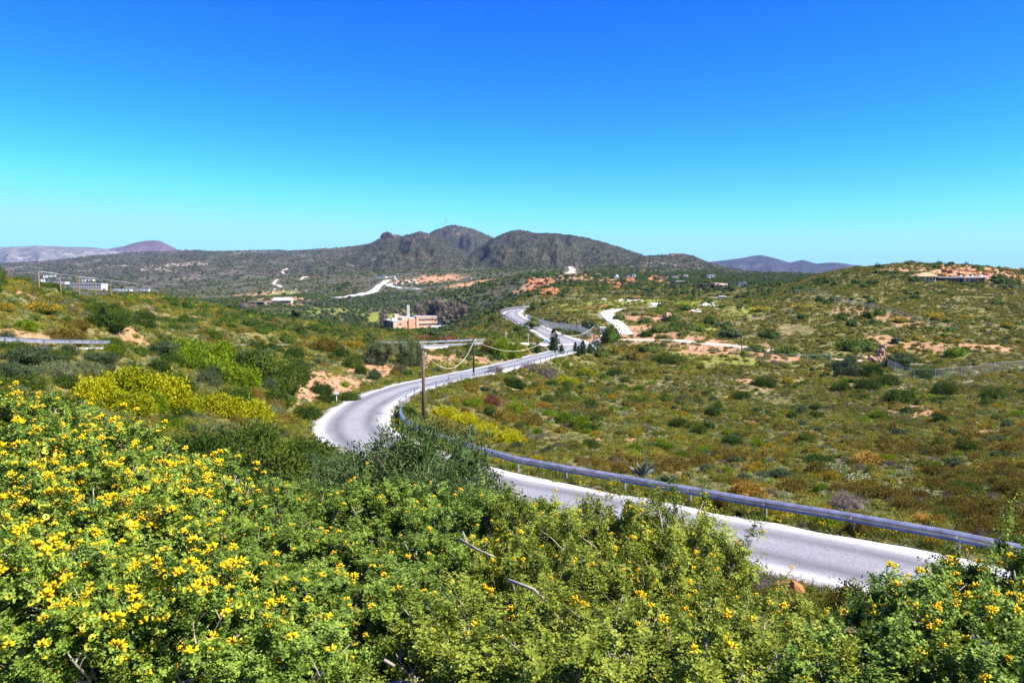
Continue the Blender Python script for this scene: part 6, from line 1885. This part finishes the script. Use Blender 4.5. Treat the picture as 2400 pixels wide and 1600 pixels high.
SHARED = {'cushion': 'small olive green thyme cushion among the low scrub', 'sage': 'small grey-green sage bush among the low scrub', 'burnet': 'small leafless grey-brown thorny cushion in the scrub', 'cistus': 'small cistus bush flecked with white blossom in the scrub',
          'rust': 'small olive brown heath bush in the scrub', 'broom': 'small broom bush with yellow blossom in the scrub', 'mastic': 'small dark green mastic bush in the scrub', 'lime': 'small lime green leafy bush in the scrub', 'olive': 'small grey-green wild olive bush in the scrub'}
MASS = {'cushion': 'olive green thyme cushions covering the slopes', 'sage': 'grey-green sage bushes scattered through the scrub', 'burnet': 'grey-brown thorny cushions scattered through the scrub', 'cistus': 'white flecked cistus patches in the scrub',
        'rust': 'olive brown heath covering parts of the slopes', 'broom': 'yellow blossoming broom dotted over the hillsides', 'mastic': 'dark green mastic bushes dotted over hills and valley', 'lime': 'lime green leafy bushes in the scrub', 'olive': 'grey-green wild olive scrub over the hills and plain'}
for kind, parts in POOL.items():
    A = np.vstack(parts)
    u, v = project(A[:, 0], A[:, 1], A[:, 2])
    score = A[:, 3] / A[:, 1] * ((u > -10) & (u < 2410) & (v < 1600))
    order = np.argsort(-score)
    nreal = 60 if kind in ('lime', 'olive') else 120
    real, rest = A[order[:nreal]], A[order[nreal:]]
    base_name = {'cushion': 'thyme_cushion', 'rust': 'heath_shrub', 'cistus': 'cistus_shrub', 'burnet': 'burnet_cushion'}.get(kind, kind + '_bush')
    for i, (x, y, z, r, h) in enumerate(real):
        o = link(base_name, template(kind, 2 if y < 120 else 1, i % NVAR), None, (x, y, z), (0, 0, random.uniform(0, 6.28)), (r, r, h))
        zone = 'on the left slope' if LEFT(0, 0, np.array([x]), np.array([y]))[0] else ('just beyond the guardrail' if y < 62 else 'on the right slope' if y < 240 else 'on the far slopes')
        tag(o, SHARED[kind].replace('in the scrub', zone).replace('among the low scrub', zone), 'shrub', f'single {kind} bushes {zone}')
    n = len(rest)
    D = rest[:, 1]
    lod = np.where(D < 34, 2, np.where(D < 170, 1, 0))
    meshes = [template(kind, l, k) for l in (0, 1, 2) for k in range(NVAR)]
    rot = np.stack([RNG.normal(0, 0.08, n), RNG.normal(0, 0.08, n), RNG.uniform(0, 6.28, n)], 1)
    gn_instances(base_name + '_scrub', rest[:, :3], rot, np.stack([rest[:, 3], rest[:, 3], rest[:, 4]], 1), lod * NVAR + RNG.integers(0, NVAR, n), meshes, MASS[kind], 'scrub')

# far bushes on the mountain flanks
P_ = np.vstack([p for p, r in MTN_PTS]); R_ = np.concatenate([r for p, r in MTN_PTS])
nM = len(P_)
gn_instances('mountain_scrub', P_, np.stack([np.zeros(nM), np.zeros(nM), RNG.uniform(0, 6.28, nM)], 1), np.stack([R_, R_, R_ * 0.8], 1), RNG.integers(0, 6, nM),
             [template(k, 0, i) for k in ('burnet', 'olive') for i in range(NVAR)], 'dark scrub speckling the mountain flanks', 'scrub')


# grass and small flowers along the road edges and between the shrubs
def tuft(name, seed, n=26, h=0.3, flower=0.0):
    rng = np.random.default_rng(seed)
    ph = rng.uniform(0, 6.28, n); r = rng.uniform(0, 0.16, n)
    C = np.stack([r * np.cos(ph), r * np.sin(ph), np.zeros(n)], 1)
    Nn = np.stack([np.cos(ph) * 0.45, np.sin(ph) * 0.45, np.ones(n)], 1)
    Vv, Fv = leaves(C, unit(Nn), h, 0.022, rng, 0.25)
    fl = np.zeros(len(Vv))
    tint = np.repeat(rng.random(n), 4)
    if flower:
        k = int(flower)
        C2 = np.stack([rng.normal(0, 0.12, k * 4), rng.normal(0, 0.12, k * 4), np.full(k * 4, h * 0.9) + rng.normal(0, 0.05, k * 4)], 1)
        C2 = np.repeat(C2[:k], 4, 0)
        V2, F2 = leaves(C2, np.tile([0, 0, 0.3], (k * 4, 1)), 0.035, 0.03, rng, 1.0)
        Fv = np.vstack([Fv, F2 + len(Vv)]); Vv = np.vstack([Vv, V2])
        fl = np.concatenate([fl, np.ones(len(V2))]); tint = np.concatenate([tint, np.zeros(len(V2))])
    return mesh_np(name, Vv, Fv, LM['grass'], False, {'tint': tint, 'flower': fl})


TUFTS = [tuft('grass_tuft', 1), tuft('grass_tuft', 2, 20, 0.22), tuft('grass_tuft', 3, 30, 0.38), tuft('flower_tuft', 4, 22, 0.26, 5), tuft('flower_tuft', 5, 20, 0.3, 7)]
x, y = scatter(60000, 18, 110, 0.72)
z, b, m, e = grid_at(x, y)
near = (e > -0.12) & (e < 2.6)
wide = (RNG.random(len(x)) < 0.16) & (e > 0.3)
ok = (near | wide) & (RNG.random(len(x)) < 1 - b * 0.7)
x, y, z, e = x[ok], y[ok], z[ok], e[ok]
n = len(x)
s = RNG.uniform(0.6, 1.4, n) * np.clip(0.5 + y / 60, 0.6, 1)
idx = np.where((RNG.random(n) < 0.22), RNG.integers(3, 5, n), RNG.integers(0, 3, n))
gn_instances('grass', np.stack([x, y, z - 0.02], 1), np.stack([RNG.normal(0, .15, n), RNG.normal(0, .15, n), RNG.uniform(0, 6.28, n)], 1), np.stack([s, s, s], 1), idx, TUFTS, 'green grass with small yellow flowers along the road verges', 'grass')

# loose gravel at the road edges
x, y = scatter(90000, 20, 120, 0.72)
z, b, m, e = grid_at(x, y)
ok = (np.abs(e - 0.15) < 0.55)
x, y, z, e = x[ok], y[ok], z[ok], e[ok]
n = len(x)
s = RNG.uniform(0.015, 0.06, n)
gn_instances('gravel', np.stack([x, y, z + np.where(e < 0.05, 0.14, 0.03)], 1), np.stack([RNG.uniform(0, 6.28, n), RNG.uniform(0, 6.28, n), RNG.uniform(0, 6.28, n)], 1), np.stack([s, s, s * 0.7], 1), RNG.integers(0, 2, n),
             [rock_mesh('gravel_stone', 400 + i, M_ROCK_W if i else M_STONE, 1) for i in range(2)], 'loose pale gravel along the edges of the road', 'gravel')

# ------------------------------------------------------------------ thin blue air over the whole place
hz = MB().box(-9500, 9500, -600, 11500, -75, 235)
hm = bpy.data.materials.new('air')
hm.use_nodes = True
hm.node_tree.nodes.clear()
ho = hm.node_tree.nodes.new('ShaderNodeOutputMaterial')
hv = hm.node_tree.nodes.new('ShaderNodeVolumePrincipled')
hv.inputs['Color'].default_value = (0.40, 0.54, 1.0, 1)
hv.inputs['Density'].default_value = 3.6e-5
hv.inputs['Anisotropy'].default_value = 0.0
hm.node_tree.links.new(hv.outputs[0], ho.inputs['Volume'])
tag(hz.build('haze', hm), 'thin blue haze lying over the whole landscape', 'haze', kind='stuff')
